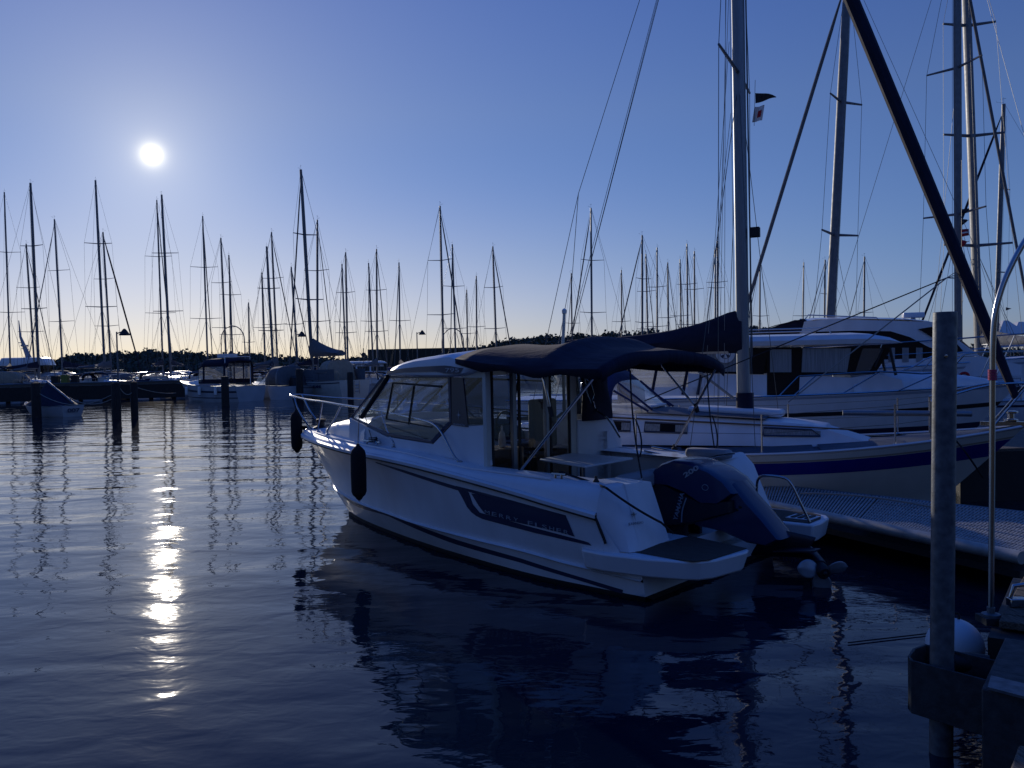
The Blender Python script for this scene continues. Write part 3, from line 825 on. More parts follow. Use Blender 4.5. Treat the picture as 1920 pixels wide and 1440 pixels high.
# --- bimini
bim_x = [2.28, 2.12, 1.9, 1.65, 1.4, 1.22, 1.13, 1.04, .9, .75, .6, .5, .44]
def bim(x, v):
    hem = interp([(.44,1.925),(1.13,1.935),(1.9,2.0),(2.28,2.05)], x)
    cr = interp([(.44,.150),(.55,.165),(.9,.20),(1.13,.30),(1.3,.245),(1.7,.205),(2.1,.17),(2.28,.12)], x)
    y = v*interp([(.44,1.08),(1.13,1.07),(2.28,1.03)], x)
    sagk = -.02*sin(pi*min(1, max(0, (x-1.13)/1.1)))*(1-v*v)
    return Vector((x + .0*v, y, hem + cr*(1-abs(v)**3.2) + sagk + .006*sin(9*v+6*x)*(1-abs(v))))
rows = []
for x in bim_x:
    r = [bim(x, -1) + Vector((0,.005,-.07))]
    r += [bim(x, -1 + 2*k/22) for k in range(23)]
    r += [bim(x, 1) + Vector((0,-.005,-.07 + .02*sin(x*9)))]
    rows.append(r)
MB().loft(rows, closed=False).build('bimini_canopy', M['canvas'], boat, ang=60, solid=.006)
r0 = [bim(.44, -1 + 2*k/22) for k in range(23)]
rows = [[p for p in r0], [p + Vector((-.012,0,-.05)) for p in r0], [p + Vector((.0,0,-.115 + .012*sin(i*1.3))) for i, p in enumerate(r0)]]
MB().loft(rows, closed=False).build('canopy_valance', M['canvas'], boat, ang=70, solid=.006)
def hoop(x, foot_p, foot_s, name, r=.0135):
    top = [bim(x, 1-.02) + Vector((0,-.02,-.03))] + [bim(x, v) + Vector((0,0,-.02)) for v in (.93,.8,.6,.3,0,-.3,-.6,-.8,-.93)] + [bim(x, -.98) + Vector((0,.02,-.03))]
    MB().tube([foot_p] + top + [foot_s], r, 8).build(name, M['steel'], boat)
fp = L(975,884,'y',.95); fs = L(1265,838,'y',-1.22)
hoop(.50, fp, fs, 'bimini_hoop')
jp = L(1033,772,'y',.97); js = L(1306,765,'y',-1.15)
hoop(1.15, jp, js, 'bimini_hoop', .0125)
for p in (jp, js): MB().lathe([(.022,-.05),(.024,0),(.022,.05)], p, (.3,0,1), 10).build('hoop_joint', M['black'], boat)
for p in (fp, fs): MB().lathe([(.035,-.03),(.035,-.01),(.018,0),(.018,.03)], p, (0,0,1), 12).build('hoop_foot', M['black'], boat)
# webbing straps from the aft hoop to the quarters
def strap(a, b, name):
    d = (Vector(b)-Vector(a)); w = Vector((0,.011,0))
    pts = arc(a, b, (.02,.01,0), 8)
    m = MB().loft([[p-w, p+w, p+w+Vector((.003,0,0)), p-w+Vector((.003,0,0))] for p in pts])
    tail = arc(Vector(a).lerp(b, .45), Vector(a).lerp(b, .8), (0,-.06,-.02), 6)
    m.loft([[p-w, p+w, p+w+Vector((.003,0,0)), p-w+Vector((.003,0,0))] for p in tail])
    m.build(name, M['ropedark'], boat)
strap(L(1182,694,'x',.47), L(1204,898,'x',.40), 'webbing_strap')
strap(L(1326,694,'x',.50), L(1347,880,'x',.50), 'webbing_strap')
MB().tube([L(1204,897,'x',.40) + Vector((.0,.02*cos(a),.02*sin(a)-.02)) for a in [2*pi*k/10 for k in range(10)]], .004, 5, closed=True).build('strap_eye', M['steel'], boat)
MB().tube([D(1096,708,.12), D(1108,718,.12), D(1114,740,.12), D(1108,756,.12), D(1100,735,.12)], .007, 6, closed=True).build('strap_hook', M['steel'], boat)
MB().tube(smooth([D(1112,752,.10), D(1118,768,.10), D(1140,786,.3), D(1162,820,.5)], 5), .010, 8).build('cockpit_handrail', M['steel'], boat)

# --- cockpit table
tp = [L(1012,864,'z',.985), L(1072,853,'z',.985), L(1187,862,'z',.985), L(1098,878,'z',.985)]
MB().prism([p + Vector((0,0,.0)) for p in tp], (0,0,.022)).build('cockpit_table', M['gel2'], boat, bevel=.006)
c_ = sum(tp, Vector())/4
MB().lathe([(.09,.36),(.09,.37),(.028,.39),(.028,.97),(.07,.98)], (c_.x, c_.y, 0)).build('table_leg', M['steel'], boat)

# --- rails
def stan(top, foot, r=.0115): return smooth([top, Vector(top).lerp(foot, .5) + Vector((.01,0,0)), Vector(foot) + Vector((0,0,.06)), foot], 4)
def rail(sy):
    def q(px, py, y): p = L(px, py, 'y', y); return Vector((p.x, p.y*sy - (0 if sy > 0 else .0), p.z))
    mpts = [(575,749,.24),(605,753,.36),(640,759,.48),(672,764,.56),(720,773,.68),(760,781,.78),(800,790,.88),(815,797,.93),(824,806,.955),(833,820,.97),(843,840,.985),(852,856,.99),(862,864,.995)]
    pts = [q(*a) for a in mpts]
    pts[-1].z = gz(pts[-1].x)
    return pts
pp, ps = rail(1), rail(-1)
nose = [Vector((6.62, .10, 1.60)), Vector((6.66, 0, 1.602)), Vector((6.62, -.10, 1.60))]
MB().tube(smooth(list(reversed(pp)) + nose + ps, 4), .0125, 10).build('bow_rail', M['steel'], boat)
for sy in (1, -1):
    P_ = pp if sy > 0 else ps
    feet = [((6.60, .08*sy, 1.60), (6.22, .10*sy, gz(6.2)+.0)), ((P_[1].x, P_[1].y, P_[1].z), (5.72, .28*sy, gz(5.7))), ((P_[2].x, P_[2].y, P_[2].z), (5.25, .46*sy, gz(5.3))), ((P_[4].x+.05, P_[4].y, P_[4].z), (3.52, .82*sy+.0, gz(3.5)))]
    for a, b in feet:
        m = MB().tube(stan(a, b), .0115, 8); m.lathe([(.03,-.004),(.03,.006),(.014,.014)], b, (0,0,1), 12); m.build('stanchion', M['steel'], boat)
    MB().lathe([(.03,-.004),(.03,.008),(.016,.016)], P_[-1], (0,0,1), 12).build('rail_foot', M['steel'], boat)
m = MB().tube([(3.75,.86,1.10),(3.78,.86,1.13),(3.95,.83,1.13),(3.98,.83,1.10)], .012, 6); m.tube([(3.70,.86,1.125),(4.05,.82,1.13)], .016, 6)
m.build('mooring_cleat', M['steel'], boat)
m = MB().tube([(.95,1.15,1.0),(.80,1.14,1.0)], .014, 6); m.tube([(.91,1.15,.96),(.91,1.15,1.0)], .012, 6); m.tube([(.84,1.15,.96),(.84,1.15,1.0)], .012, 6)
m.build('mooring_cleat', M['steel'], boat)

# --- outboard, tilted up
EY = -.19
def oxz(l): return [(L(px, py, 'y', EY+.16).x, L(px, py, 'y', EY+.16).z) for px, py in l]
cowl_o = oxz([(1224,893),(1232,878),(1248,866),(1268,860),(1300,864),(1340,882),(1368,903),(1385,925),(1358,945),(1325,945),(1290,925),(1255,908),(1226,905)])
side_o = oxz([(1222,898),(1240,900),(1290,920),(1325,940),(1378,938),(1380,960),(1330,975),(1290,985),(1255,988),(1238,972),(1228,940)])
mid_o = oxz([(1372,905),(1400,938),(1432,975),(1462,1014),(1440,1026),(1400,1020),(1350,998),(1300,985),(1280,950),(1330,935)])
MB().pillow(side_o, EY, .235, edge=.12).build('outboard_side_cowl', M['cowlside'], boat, ang=50)
MB().pillow(cowl_o, EY, .250, edge=.10).build('outboard_cowl', M['cowl'], boat, ang=50)
MB().pillow(mid_o, EY, .165, edge=.10).build('outboard_upper_casing', M['cowl'], boat, ang=50)
# bracket that clamps it to the well
m = MB().box((.30,EY-.16,.22),(.66,EY-.10,.62)); m.box((.30,EY+.10,.22),(.66,EY+.16,.62)); m.tube([(.40,EY-.2,.50),(.40,EY+.2,.50)], .035, 10)
m.build('outboard_bracket', M['cowlside'], boat, bevel=.012)
hub = L(1537,1064,'y',EY)
ax = Vector((-.66,.70,-.22)).normalized()
leg_d = Vector((-.52*-1, 0, -1)).normalized()
# drive leg: from casing to gearcase
g0 = Vector((-.38, EY, .33)); g1 = hub - ax*.26 + Vector((0, 0, .06))
rows = []
for k in range(7):
    t = k/6; c = g0.lerp(g1, t); a = .17-.05*t; b = .055-.02*t
    rows.append([c + Vector((.55,0,-.83))*a*cos(2*pi*j/14)*1.0 + Vector((0,1,0))*b*sin(2*pi*j/14) for j in range(14)])
MB().loft(rows).build('drive_leg', M['cowlside'], boat)
gc = MB().lathe([(.004,-.52),(.035,-.46),(.062,-.34),(.072,-.2),(.070,-.03),(.066,0)], hub, ax, 18); gc.build('gearcase', M['cowlside'], boat)
m = MB().prism([hub - ax*.42 + Vector((0,0,-.04)), hub - ax*.16 + Vector((0,0,-.06)), hub - ax*.22 + Vector((0,0,-.24)), hub - ax*.36 + Vector((0,0,-.22))], (.008,.008,0)); m.build('skeg', M['cowlside'], boat)
m = MB().prism([hub + Vector((.38,-.10,.10)), hub + Vector((.02,-.07,.14)), hub + Vector((.02,.07,.14)), hub + Vector((.38,.10,.10))], (0,0,.012)); m.build('cavitation_plate', M['cowlside'], boat)
prop = MB().lathe([(.05,-.02),(.058,.0),(.058,.10),(.046,.12),(.03,.12)], hub, ax, 18).lathe([(.03,.11),(.012,.135)], hub, ax, 12).build('propeller', M['black'], boat)
pu = ax.cross(Vector((0,0,1))).normalized(); pv = pu.cross(ax).normalized()
for k, ang_ in enumerate((8, 172, 265)):
    a = radians(ang_); d = pu*cos(a) + pv*sin(a); t = ax.cross(d)
    rows = []
    for i in range(9):
        s = i/8; rr = .05 + .170*s; wdt = .076*(sin(pi*min(1, (s*.86+.14))))**.6 + .004; tw = .55 - .35*s
        e = (t*cos(tw) + ax*sin(tw))
        rows.append([hub + ax*.05 + d*rr + e*wdt*(j/4-1)*1.0 + ax*(.012*(1-abs(j/4-1))) for j in range(9)])
    MB().loft(rows, closed=False).build('blade', M['blade'], prop, solid=.005, ang=60)
# lettering on the cowl
def eng(px, py, dy=.0): return L(px, py, 'y', EY+.252+dy)
a = eng(1269,977,-.008); b = eng(1283,925,-.008)
text_mesh('maker_lettering', 'YAMAHA', .062, a, b-a, (b-a).cross(Vector((0,1,0))) * (1 if ((b-a).cross(Vector((0,1,0)))).x > 0 else -1), M['silver'], boat, width=(b-a).length, bold=.001)
a = eng(1284,896,.006); b = eng(1311,879,.006)
text_mesh('power_number', '200', .060, a, b-a, Vector((b-a).cross(Vector((0,1,0)))) * (1 if (b-a).cross(Vector((0,1,0))).z > 0 else -1), M['silver'], boat, width=(b-a).length, bold=.002)
cc = eng(1322,914,.003); MB().tube([cc + Vector((.032*cos(t), 0, .026*sin(t))) for t in [2*pi*k/20 for k in range(20)]], .003, 5, closed=True).build('round_badge', M['silver'], boat)
MB().poly(eng(1241,890,-.02), eng(1262,893,-.01), eng(1256,899,-.01), eng(1252,909,-.01), eng(1250,898,-.01)).build('cowl_flash', M['silver'], boat)
m = MB().loft([[p, p + Vector((.012,0,.004))] for p in smooth([eng(1288,934), eng(1284,945), eng(1280,960), eng(1279,980)], 4)], closed=False); m.build('side_flash', M['silver'], boat)
for px, py in ((1358,924),(1382,956),(1388,951)):
    MB().ball(L(px, py, 'y', EY+.165), (.018,.006,.014), 10, 6).build('casing_plug', M['black'], boat)

# --- fenders (hang from the rail, top-level)
def fender(px, ytop, ybot, y, sc, label, ropes):
    a = L(px, ytop, 'y', y); b = L(px, ybot, 'y', y); h = a.z-b.z
    o = BF.M @ Vector((a.x, y, b.z))
    t = thing('boat_fender', label, 'fender', None, o, BF.yaw + pi/2, 'fenders hanging from the motor boat')
    r = sc
    rings = []
    for z, k in ((0,.12),(.03,.38),(.06,.5),(.10,.82),(.16,.98),(.5,1.02),(.82,.98),(.88,.86),(.93,.55),(.96,.30),(1,.14)):
        rings.append([Vector((k*r*cos(2*pi*j/18), k*r*sin(2*pi*j/18), z*h)) for j in range(18)])
    MB().loft(rings).build('fender_body', M['fender'], t, ang=50)
    m = MB().tube([(0.016*cos(q), 0, .016*sin(q)+.006) for q in [2*pi*j/12 for j in range(12)]], .004, 5, closed=True); m.build('drain_eye', M['silver'], t)
    m = MB()
    Mi = (Matrix.Translation(o) @ Matrix.Rotation(BF.yaw+pi/2, 4, 'Z')).inverted()
    for tip in ropes: m.tube([(0,0,h-.01), Mi @ (BF.M @ tip)], .0045, 6)
    m.build('fender_line', M['ropedark'], t)
fender(671, 832, 938, 1.25, .085, 'black cloth covered fender hanging halfway along the port bow', [L(674,766,'y',.57)])
fender(555, 768, 849, .10, .080, 'black cloth covered fender hanging off the tip of the bow rail', [Vector((6.62,.08,1.60))])
m = MB().tube(sag(L(681,767,'y',.57), Vector((3.85,.85,1.13)), .01, 6), .0045, 6); tag(m.build('fender_tail', M['ropedark']), 'thin dark cord running from the bow rail down to the side deck cleat', 'cord').matrix_world = BF.M
m = MB().tube([(3.84+.05*cos(a), .85+.05*sin(a), 1.13+.003*a) for a in [k*.7 for k in range(24)]], .006, 5); tag(m.build('rope_coil', M['ropedark']), 'small dark coil of rope lying on the side deck cleat', 'rope').matrix_world = BF.M
m = MB().tube([(.87,1.14,1.02), L(1118,907,'y',1.06)] + sag(L(1137,915,'x',.235), L(1240,980,'x',.0), .015, 8) + [L(1262,1000,'x',.0)], .010, 8); tag(m.build('mooring_line', M['ropedark']), 'dark mooring line led from the port quarter down behind the outboard', 'mooring line').matrix_world = BF.M
m = MB().tube([(6.05,.15,1.14),(6.3,.2,1.35),(6.55,.1,1.56)], .006, 6); tag(m.build('mooring_line', M['ropedark']), 'dark line tied from the bow cleat up to the bow rail', 'mooring line').matrix_world = BF.M

# ================================================================ generic craft
def cr(t, p): return t**p
def make_hull(parent, Ln, B, fa, fm, fb, mat, rake=.9, stern=.8, deckmat=None, full=2.6, stripe=None, name='hull', low=None, sterncut=0.0, ns=26, camber=.04, bilge=.82, drop=.35, x0=0.0):
    """x=0 stern .. x=Ln bow tip.  returns sheer function"""
    def hb(t):
        aft = stern + (1-stern)*min(1, t/.45)**.8 if t < .45 else 1
        return max(B/2*aft*(1-max(0, (t-.42)/.58)**full), .012)
    def sz(t): return fa*(1-t)**2 + 2*t*(1-t)*(2*fm-.5*fa-.5*fb) + fb*t*t
    def P(t, k, sy):                     # k: 0 sheer .. 1 waterline .. >1 below
        z = sz(t)*(1-k); x = x0 + Ln*t - rake*k*max(0, (t-.35)/.65)**1.5 + sterncut*k*(1-t)**6
        narrow = 1-(1-bilge)*k**1.5 - .35*max(0, t-.5)*k
        return Vector((x, sy*hb(t)*narrow, z))
    m = MB(); rows = []
    ts = [i/(ns-1) for i in range(ns)]
    for t in ts:
        r = [P(t, k/5, 1) for k in range(6)]
        w = r[-1]; r += [Vector((w.x, w.y*.6, -drop*.7)), Vector((w.x, 0, -drop))]
        r += [Vector((p.x, -p.y, p.z)) for p in reversed(r[:-1])]
        rows.append(r)
    m.loft(rows, closed=False); m.poly(*rows[0])
    m.build(name, mat, parent, ang=40)
    rows = [[Vector((x0+Ln*t, hb(t)*(1-2*j/8), sz(t) - .012 + camber*(1-(1-2*j/8)**2))) for j in range(9)] for t in ts]
    MB().loft(rows, closed=False).build('deck', deckmat or mat, parent, ang=50)
    if stripe:
        for (k0, k1, smat, nm) in stripe:
            for sy in (1, -1):
                rows = [[P(t, k0+(k1-k0)*j/3, sy) + Vector((0, sy*.005, 0)) for j in range(4)] for t in ts]
                MB().loft(rows, closed=False).build(nm, smat, parent, ang=60)
    # toe rail
    for sy in (1, -1):
        MB().tube([Vector((x0+Ln*t, sy*(hb(t)+.0), sz(t)+.012)) for t in ts], .018, 5).build('toe_rail', low or M['alu'], parent)
    return hb, sz
def trunk(parent, x0, x1, w0, w1, z0, h0, h1, mat, name='cabin_trunk', rake0=.05, rake1=.5, tum=.86, n=8):
    """cabin block: x0 aft, x1 fore; h heights; returns side point function"""
    rows = []
    for i in range(n+1):
        t = i/n; x = x0+(x1-x0)*t; w_ = w0+(w1-w0)*t; h = h0+(h1-h0)*t
        xb = x; xt = x + (rake0*(1-t)**6) - rake1*t**4
        r = [Vector((xb, w_, z0)), Vector((xt, w_*tum, z0+h*.86)), Vector((xt, w_*tum*.93, z0+h*.97))]
        r += [Vector((xt, w_*tum*.93*(1-2*j/6), z0+h*(.97+.07*(1-(1-2*j/6)**2)))) for j in range(1, 6)]
        r += [Vector((xt, -w_*tum*.93, z0+h*.97)), Vector((xt, -w_*tum, z0+h*.86)), Vector((xb, -w_, z0))]
        rows.append(r)
    MB().loft(rows).build(name, mat, parent, ang=35)
    def sidept(x, f, sy=1, out=.006):
        t = min(max((x-x0)/(x1-x0), 0), 1); w_ = w0+(w1-w0)*t; h = h0+(h1-h0)*t
        return Vector((x, sy*(w_*(1-(1-tum)*f/.86)+out), z0+h*f))
    return sidept
def trunk_window(parent, sp, xa, xb, f0, f1, sy=1, taper=0, mat=None, frame=True, name='cabin_window', curtain=None):
    q = [sp(xa, f0, sy), sp(xb, f0+taper*.3, sy), sp(xb-abs(taper)*.6, f1, sy) if taper else sp(xb, f1, sy), sp(xa, f1, sy)]
    o = MB().poly(*q).build(name, mat or M['smokeopaque'], parent)
    if frame:
        MB().tube(q, .012, 5, closed=True).build('window_frame', M['graphic'], o)
    if curtain:
        for a, b in curtain:
            c = [sp(xa+(xb-xa)*a, f0+.04, sy, .009), sp(xa+(xb-xa)*b, f0+.04, sy, .009), sp(xa+(xb-xa)*b, f1-.04, sy, .009), sp(xa+(xb-xa)*a, f1-.04, sy, .009)]
            MB().poly(*c).build('curtain', M['curtain'], o)
def arched(parent, x0, x1, w, z0, h, mat, name='sprayhood', lean=.25, windows=True, n=12, wmat=None, closed=False, top_drop=.1):
    """fabric hood: arch at aft end, raked down forward"""
    def ring(x, w_, zt, pwr=.5): return [Vector((x, w_*max(abs(cos(pi*j/n)), 0)**.6*(1 if cos(pi*j/n) > 0 else -1), z0 + (zt-z0)*sin(pi*j/n)**pwr)) for j in range(n+1)]
    a = ring(x0, w, z0+h); b = ring(x0+(x1-x0)*.5, w*.99, z0+h*.98); c = ring(x1-.02, w*.92, z0+h*(.98-top_drop*1.2)); 
    m = MB().loft([a, b], closed=False)
    front = ring(x1+lean, w*.86, z0+.04)
    m.loft([b, [p.lerp(q, .25) for p, q in zip(b, front)]], closed=False)
    if closed or name in ('tent_cover', 'cockpit_tent'):
        a2 = ring(x0-h*.35, w*.96, z0+.05); m.loft([[p for p in a], [Vector((x0-h*.32, p.y*.97, z0)) for p in a]], closed=False)
    o = m.build(name, mat, parent, ang=60, solid=.008)
    r1 = [p.lerp(q, .25) for p, q in zip(b, front)]
    m2 = MB().loft([r1, front], closed=False); g = m2.build('clear_panel', wmat or M['vinyl'], o)
    for idx in (2, 4, n-4, n-2):
        MB().tube([r1[idx] + Vector((.01,0,0)), front[idx] + Vector((.01,0,0))], .018, 5).build('seam', mat, o)
    MB().tube([p + Vector((0,0,-.01)) for p in a], .014, 6).build('hoop', M['steel'], o)
    return o
M['smokeopaque'] = principled('dark_window', (.010, .012, .017), .12, spec=.25)
M['darkwin'] = M['smokeopaque']  # second key for the dark window material
def rails(parent, hb, sz, Ln, t0, t1, h=.55, n=6, r=.011, both=True, mid=True, nose=True, name='guard_rail', sides=(1, -1)):
    for sy in sides:
        m = MB(); tops = []
        for i in range(n):
            t = t0+(t1-t0)*i/(n-1); x = Ln*t; y = sy*max(hb(t)-.05, .02); z = sz(t)
            m.tube([(x, y, z), (x, y, z+h)], r, 6); tops.append(Vector((x, y, z+h)))
        m.tube(tops, r*.55, 5)
        if mid: m.tube([p + Vector((0,0,-h*.5)) for p in tops], r*.45, 5)
        m.build(name, M['steel'], parent)
def pulpit(parent, hb, sz, Ln, back=.16, h=.55, x0=0.0):
    t = 1-back; a = Vector((x0+Ln*t, hb(t)-.04, sz(t))); pts = [a + Vector((0,0,h)), Vector((x0+Ln*(1-back*.4), hb(1-back*.4)*.9, sz(1)+h+.03)), Vector((x0+Ln+.12, .08, sz(1)+h+.05))]
    pts += [Vector((p.x, -p.y, p.z)) for p in reversed(pts)]
    m = MB().tube(smooth(pts, 4), .014, 8)
    for sy in (1, -1):
        m.tube([(a.x, sy*a.y, a.z), (a.x, sy*a.y, a.z+h)], .012, 6)
        m.tube([(x0+Ln*(1-back*.35), sy*hb(1-back*.35)*.8, sz(1)), (x0+Ln+.02, sy*.12, sz(1)+h+.03)], .012, 6)
    m.build('pulpit', M['steel'], parent)

def rig(parent, xm, zb, H, r, hb_at, zdeck, stem, aftx, heads, furl=None, furlmat=None, wr=.004, nsp=2, rake=0.0, sweep=.18, mat=None, spw=None, lean=0.0, windex=True, n=10):
    """mast with spreaders and wires. stem = forestay foot (x,z)"""
    mat = mat or M['alu']
    def mp(z): t = (z-zb)/(H-zb); return Vector((xm - rake*t, lean*t, z))
    rows = []
    for k in range(9):
        t = k/8; z = zb+(H-zb)*t; c = mp(z); q = r*(1-.25*max(0, (t-.8)/.2))
        rows.append([c + Vector((1.35*q*cos(2*pi*j/n), q*sin(2*pi*j/n), 0)) for j in range(n)])
    mo = MB().loft(rows).build('mast', mat, parent, ang=50)
    levels = [zb+(H-zb)*f for f in ({1: (.49,), 2: (.36, .68), 3: (.28, .52, .76)}[nsp])]
    tips = {1: [], -1: []}
    for i, z in enumerate(levels):
        w_ = (spw or hb_at*.75)*(1-.12*i)
        for sy in (1, -1):
            tip = mp(z) + Vector((-sweep*w_, sy*w_, .04)); tips[sy].append(tip)
            MB().tube([mp(z), tip], [r*.42, r*.26], 6).build('spreader', mat, mo)
    m = MB()
    top = mp(H-.03)
    for sy in (1, -1):
        path = [top] + list(reversed(tips[sy])) + [Vector((xm-.12, sy*hb_at, zdeck))]
        for a, b in zip(path, path[1:]): m.tube([a, b], wr, 4)
        m.tube([mp(levels[0]-.05), Vector((xm+.35, sy*hb_at*.96, zdeck))], wr, 4)
        m.tube([mp(levels[0]-.05), Vector((xm-.5, sy*hb_at*.96, zdeck))], wr, 4)
    m.tube([top + Vector((-.05,0,0)), Vector((aftx, 0, zdeck+.1))], wr, 4)
    m.tube([mp(H-.6) + Vector((-r*1.6,.03,0)), mp(zb+.8) + Vector((-r*1.9,.06,0))], wr*.8, 4)
    if not furl: m.tube([mp(H*heads) + Vector((.05,0,0)), Vector((stem[0], 0, stem[1]))], wr*1.2, 4)
    m.build('standing_rigging', M['wire'], parent)
    if furl:
        a = mp(H*heads) + Vector((.08,0,0)); b = Vector((stem[0], 0, stem[1])); pts = [a.lerp(b, t/10) for t in range(11)]
        MB().tube(pts, [furl*.35] + [furl*(.7+.35*sin(pi*min(1, t/12+.12))) for t in range(1, 10)] + [furl*.5], 8).build('furled_headsail', furlmat or M['canvas_grey'], parent)
    if windex:
        m = MB().tube([top, top + Vector((0,0,.35))], .006, 4); m.tube([top + Vector((.0,0,.1)), top + Vector((.3,0,.16))], .005, 4); m.tube([top + Vector((.3,-.08,.2)), top + Vector((.3,.08,.2))], .006, 4)
        m.tube([top + Vector((-.1,0,.28)), top + Vector((.14,0,.28))], .008, 4)
        m.build('masthead_vane', M['mastdark'], mo)
    return mo, mp
def boom_cover(parent, xm, z, Lb, mat, boommat=None, h0=.42, h1=.16, w=.12, cover=True, droop=.0, r=.055, pw=1.6):
    b = MB().tube([(xm-.1, 0, z), (xm-Lb, 0, z+droop)], r, 10).build('boom', boommat or M['alu'], parent)
    if cover:
        rows = []
        for k in range(14):
            t = k/13; x = xm+.10-(Lb-.05)*t; h = h0*(1-t)**pw+h1*(1-t*.3); 
            if k == 0: h *= .92
            lump = 1+.06*sin(k*2.3)
            zz = z+droop*t
            rows.append([Vector((x, w*lump*(.6+.4*h1/h)*cos(a)*(.55 if sin(a) > .3 else 1), zz-.05+(h+.05)*(.5+.5*sin(a)))) for a in [2*pi*j/12 for j in range(12)]])
        MB().loft(rows).build('sail_cover', mat, parent, ang=55)
    return b

# ================================================================ the sloop with the blue stripe
bowp = Vector((6.47, 10.76, 0)); mastp = Vector((3.32, 12.25, 0))
dirv = (bowp-mastp).normalized(); LSB = 8.9
st = bowp - dirv*LSB
SF = Frame(st.x, st.y, atan2(dirv.y, dirv.x) - pi/2 - pi/2 + pi/2)
sb = thing('sailing_yacht', 'white sloop with broad royal blue stripe and navy sail cover, just behind the cabin boat', 'sailboat', SF)
hb, sz = make_hull(sb, 6.75, 2.70, .88, .74, 1.06, M['cream'], rake=1.05, stern=.72, deckmat=M['bluegrey'], full=2.3,
    stripe=[(.115, .14, M['canvas_beige'], 'cove_line'), (.15, .36, M['royal'], 'blue_stripe')], low=M['gel'], bilge=.80, x0=2.15)
def XT(t): return 2.15 + 6.75*t
XM = (mastp-st).dot(dirv)
def Q(px, py, ax, v): return SF.pt(px, py, ax, v)
sp = trunk(sb, 3.15, 7.25, .96, .42, .80, .52, .26, M['gel'], rake0=.05, rake1=.7, tum=.90)
MB().loft([[Vector((x, (w_-.02)*(1-2*j/8), .80+h*(1.0+.075*(1-(1-2*j/8)**2)))) for j in range(9)] for x, w_, h in ((4.0,.78,.465),(4.6,.72,.43),(5.8,.58,.365))], closed=False).build('coachroof_nonskid', M['bluegrey'], sb)
for sy in (1, -1):
    for a, b, tp, cu in ((1124,1180,0,[(.1,.45),(.7,1)]), (1204,1284,0,[(0,.36),(.72,1)]), (1424,1533,.25,[(0,1)])):
        xa, xb = Q(a, 792, 'y', -.9*1).x, Q(b, 792, 'y', -.85).x
        trunk_window(sb, sp, xa, xb, .40, .70, sy, taper=.18 if tp else 0, curtain=cu)
for sy in (1, -1):
    for xa_, xb_ in ((3.25, 4.75), (4.83, 6.45), (6.52, 7.5)):
        rows = []
        for k in range(8):
            x = xa_+(xb_-xa_)*k/7; t_ = (x-2.15)/6.75; wi = interp([(3.15,.965),(7.25,.43),(7.6,.30)], x); wo = hb(t_)-.10; sh = .0
            rows.append([Vector((x-.06, sy*wi, sz(t_)+.045)), Vector((x+.06, sy*max(wo, wi+.02), sz(t_)+.008))])
        MB().loft(rows, closed=False).build('side_deck_nonskid', M['bluegrey'], sb)
MB().tube([Vector((x, -(interp([(3.15,.96),(7.25,.42)], x)*.905+.012), .80+interp([(3.15,.52),(7.25,.26)], x)*.80)) for x in (3.3, 4.5, 5.7, 6.9)], .011, 5).build('grab_rail', M['cabinwood'], sb)
# raised mast step hump and halyard gear
m = MB().prism([(XM-.75,-.25,1.22),(XM+.55,-.22,1.16),(XM+.55,.22,1.16),(XM-.75,.25,1.22)], (0,0,.10)); m.build('mast_step', M['gel'], sb, bevel=.04)
m = MB().tube([(XM+.02,0,1.28),(XM+.02,0,1.50)], .125, 14); m.build('mast_boot', M['canvas'], sb)
mo, mp = rig(sb, XM, 1.30, 11.0, .068, 1.22, .82, (LSB-.10, 1.42), 2.35, .985, furl=.088, furlmat=M['canvas'], wr=.0055, nsp=1, sweep=.04, spw=1.15, mat=M['alu'], n=16)
# upper spreaders where the photo has them (about 5.2 m above deck on this mast)
m = MB().tube([mp(2.0)+Vector((.13,0,0)), mp(10.6)+Vector((.10,0,0))], .012, 5); m.build('mast_track', M['wire'], mo)
m = MB().box((.10,-.055,-.07),(.24,.055,.07)); m.v = [(x+mp(3.7).x+.02, y, z+3.78) for x, y, z in m.v]; m.build('mast_lamp', M['black'], mo, bevel=.01)
m = MB()
for k in range(5): m.tube([mp(9.5-k)+Vector((-.12,.05*(k%3-1),0)), Vector((XM-.25-.1*k, .12*(k%3-1), 1.35))], .004, 4)
m.build('halyard', M['rope'], sb)
b_ = boom_cover(sb, XM-.10, 2.12, 2.75, M['canvas'], M['cream'], h0=.36, h1=.27, w=.16, droop=.03, pw=3.6)
MB().tube([(XM-2.0,.0,2.1),(XM-2.3,.05,1.0)], .009, 5).build('mainsheet', M['rope'], sb)
m = MB().tube([(XM-.14,0,1.42),(XM-1.0,0,2.10)], .02, 8); m.build('kicking_strap', M['rope'], sb)
for dx in (-.05, .05):
    MB().tube([mp(10.9)+Vector((-.1,0,0)), Vector((XM-2.7, dx, 2.2))], .004, 4).build('topping_lift', M['wire'], sb)
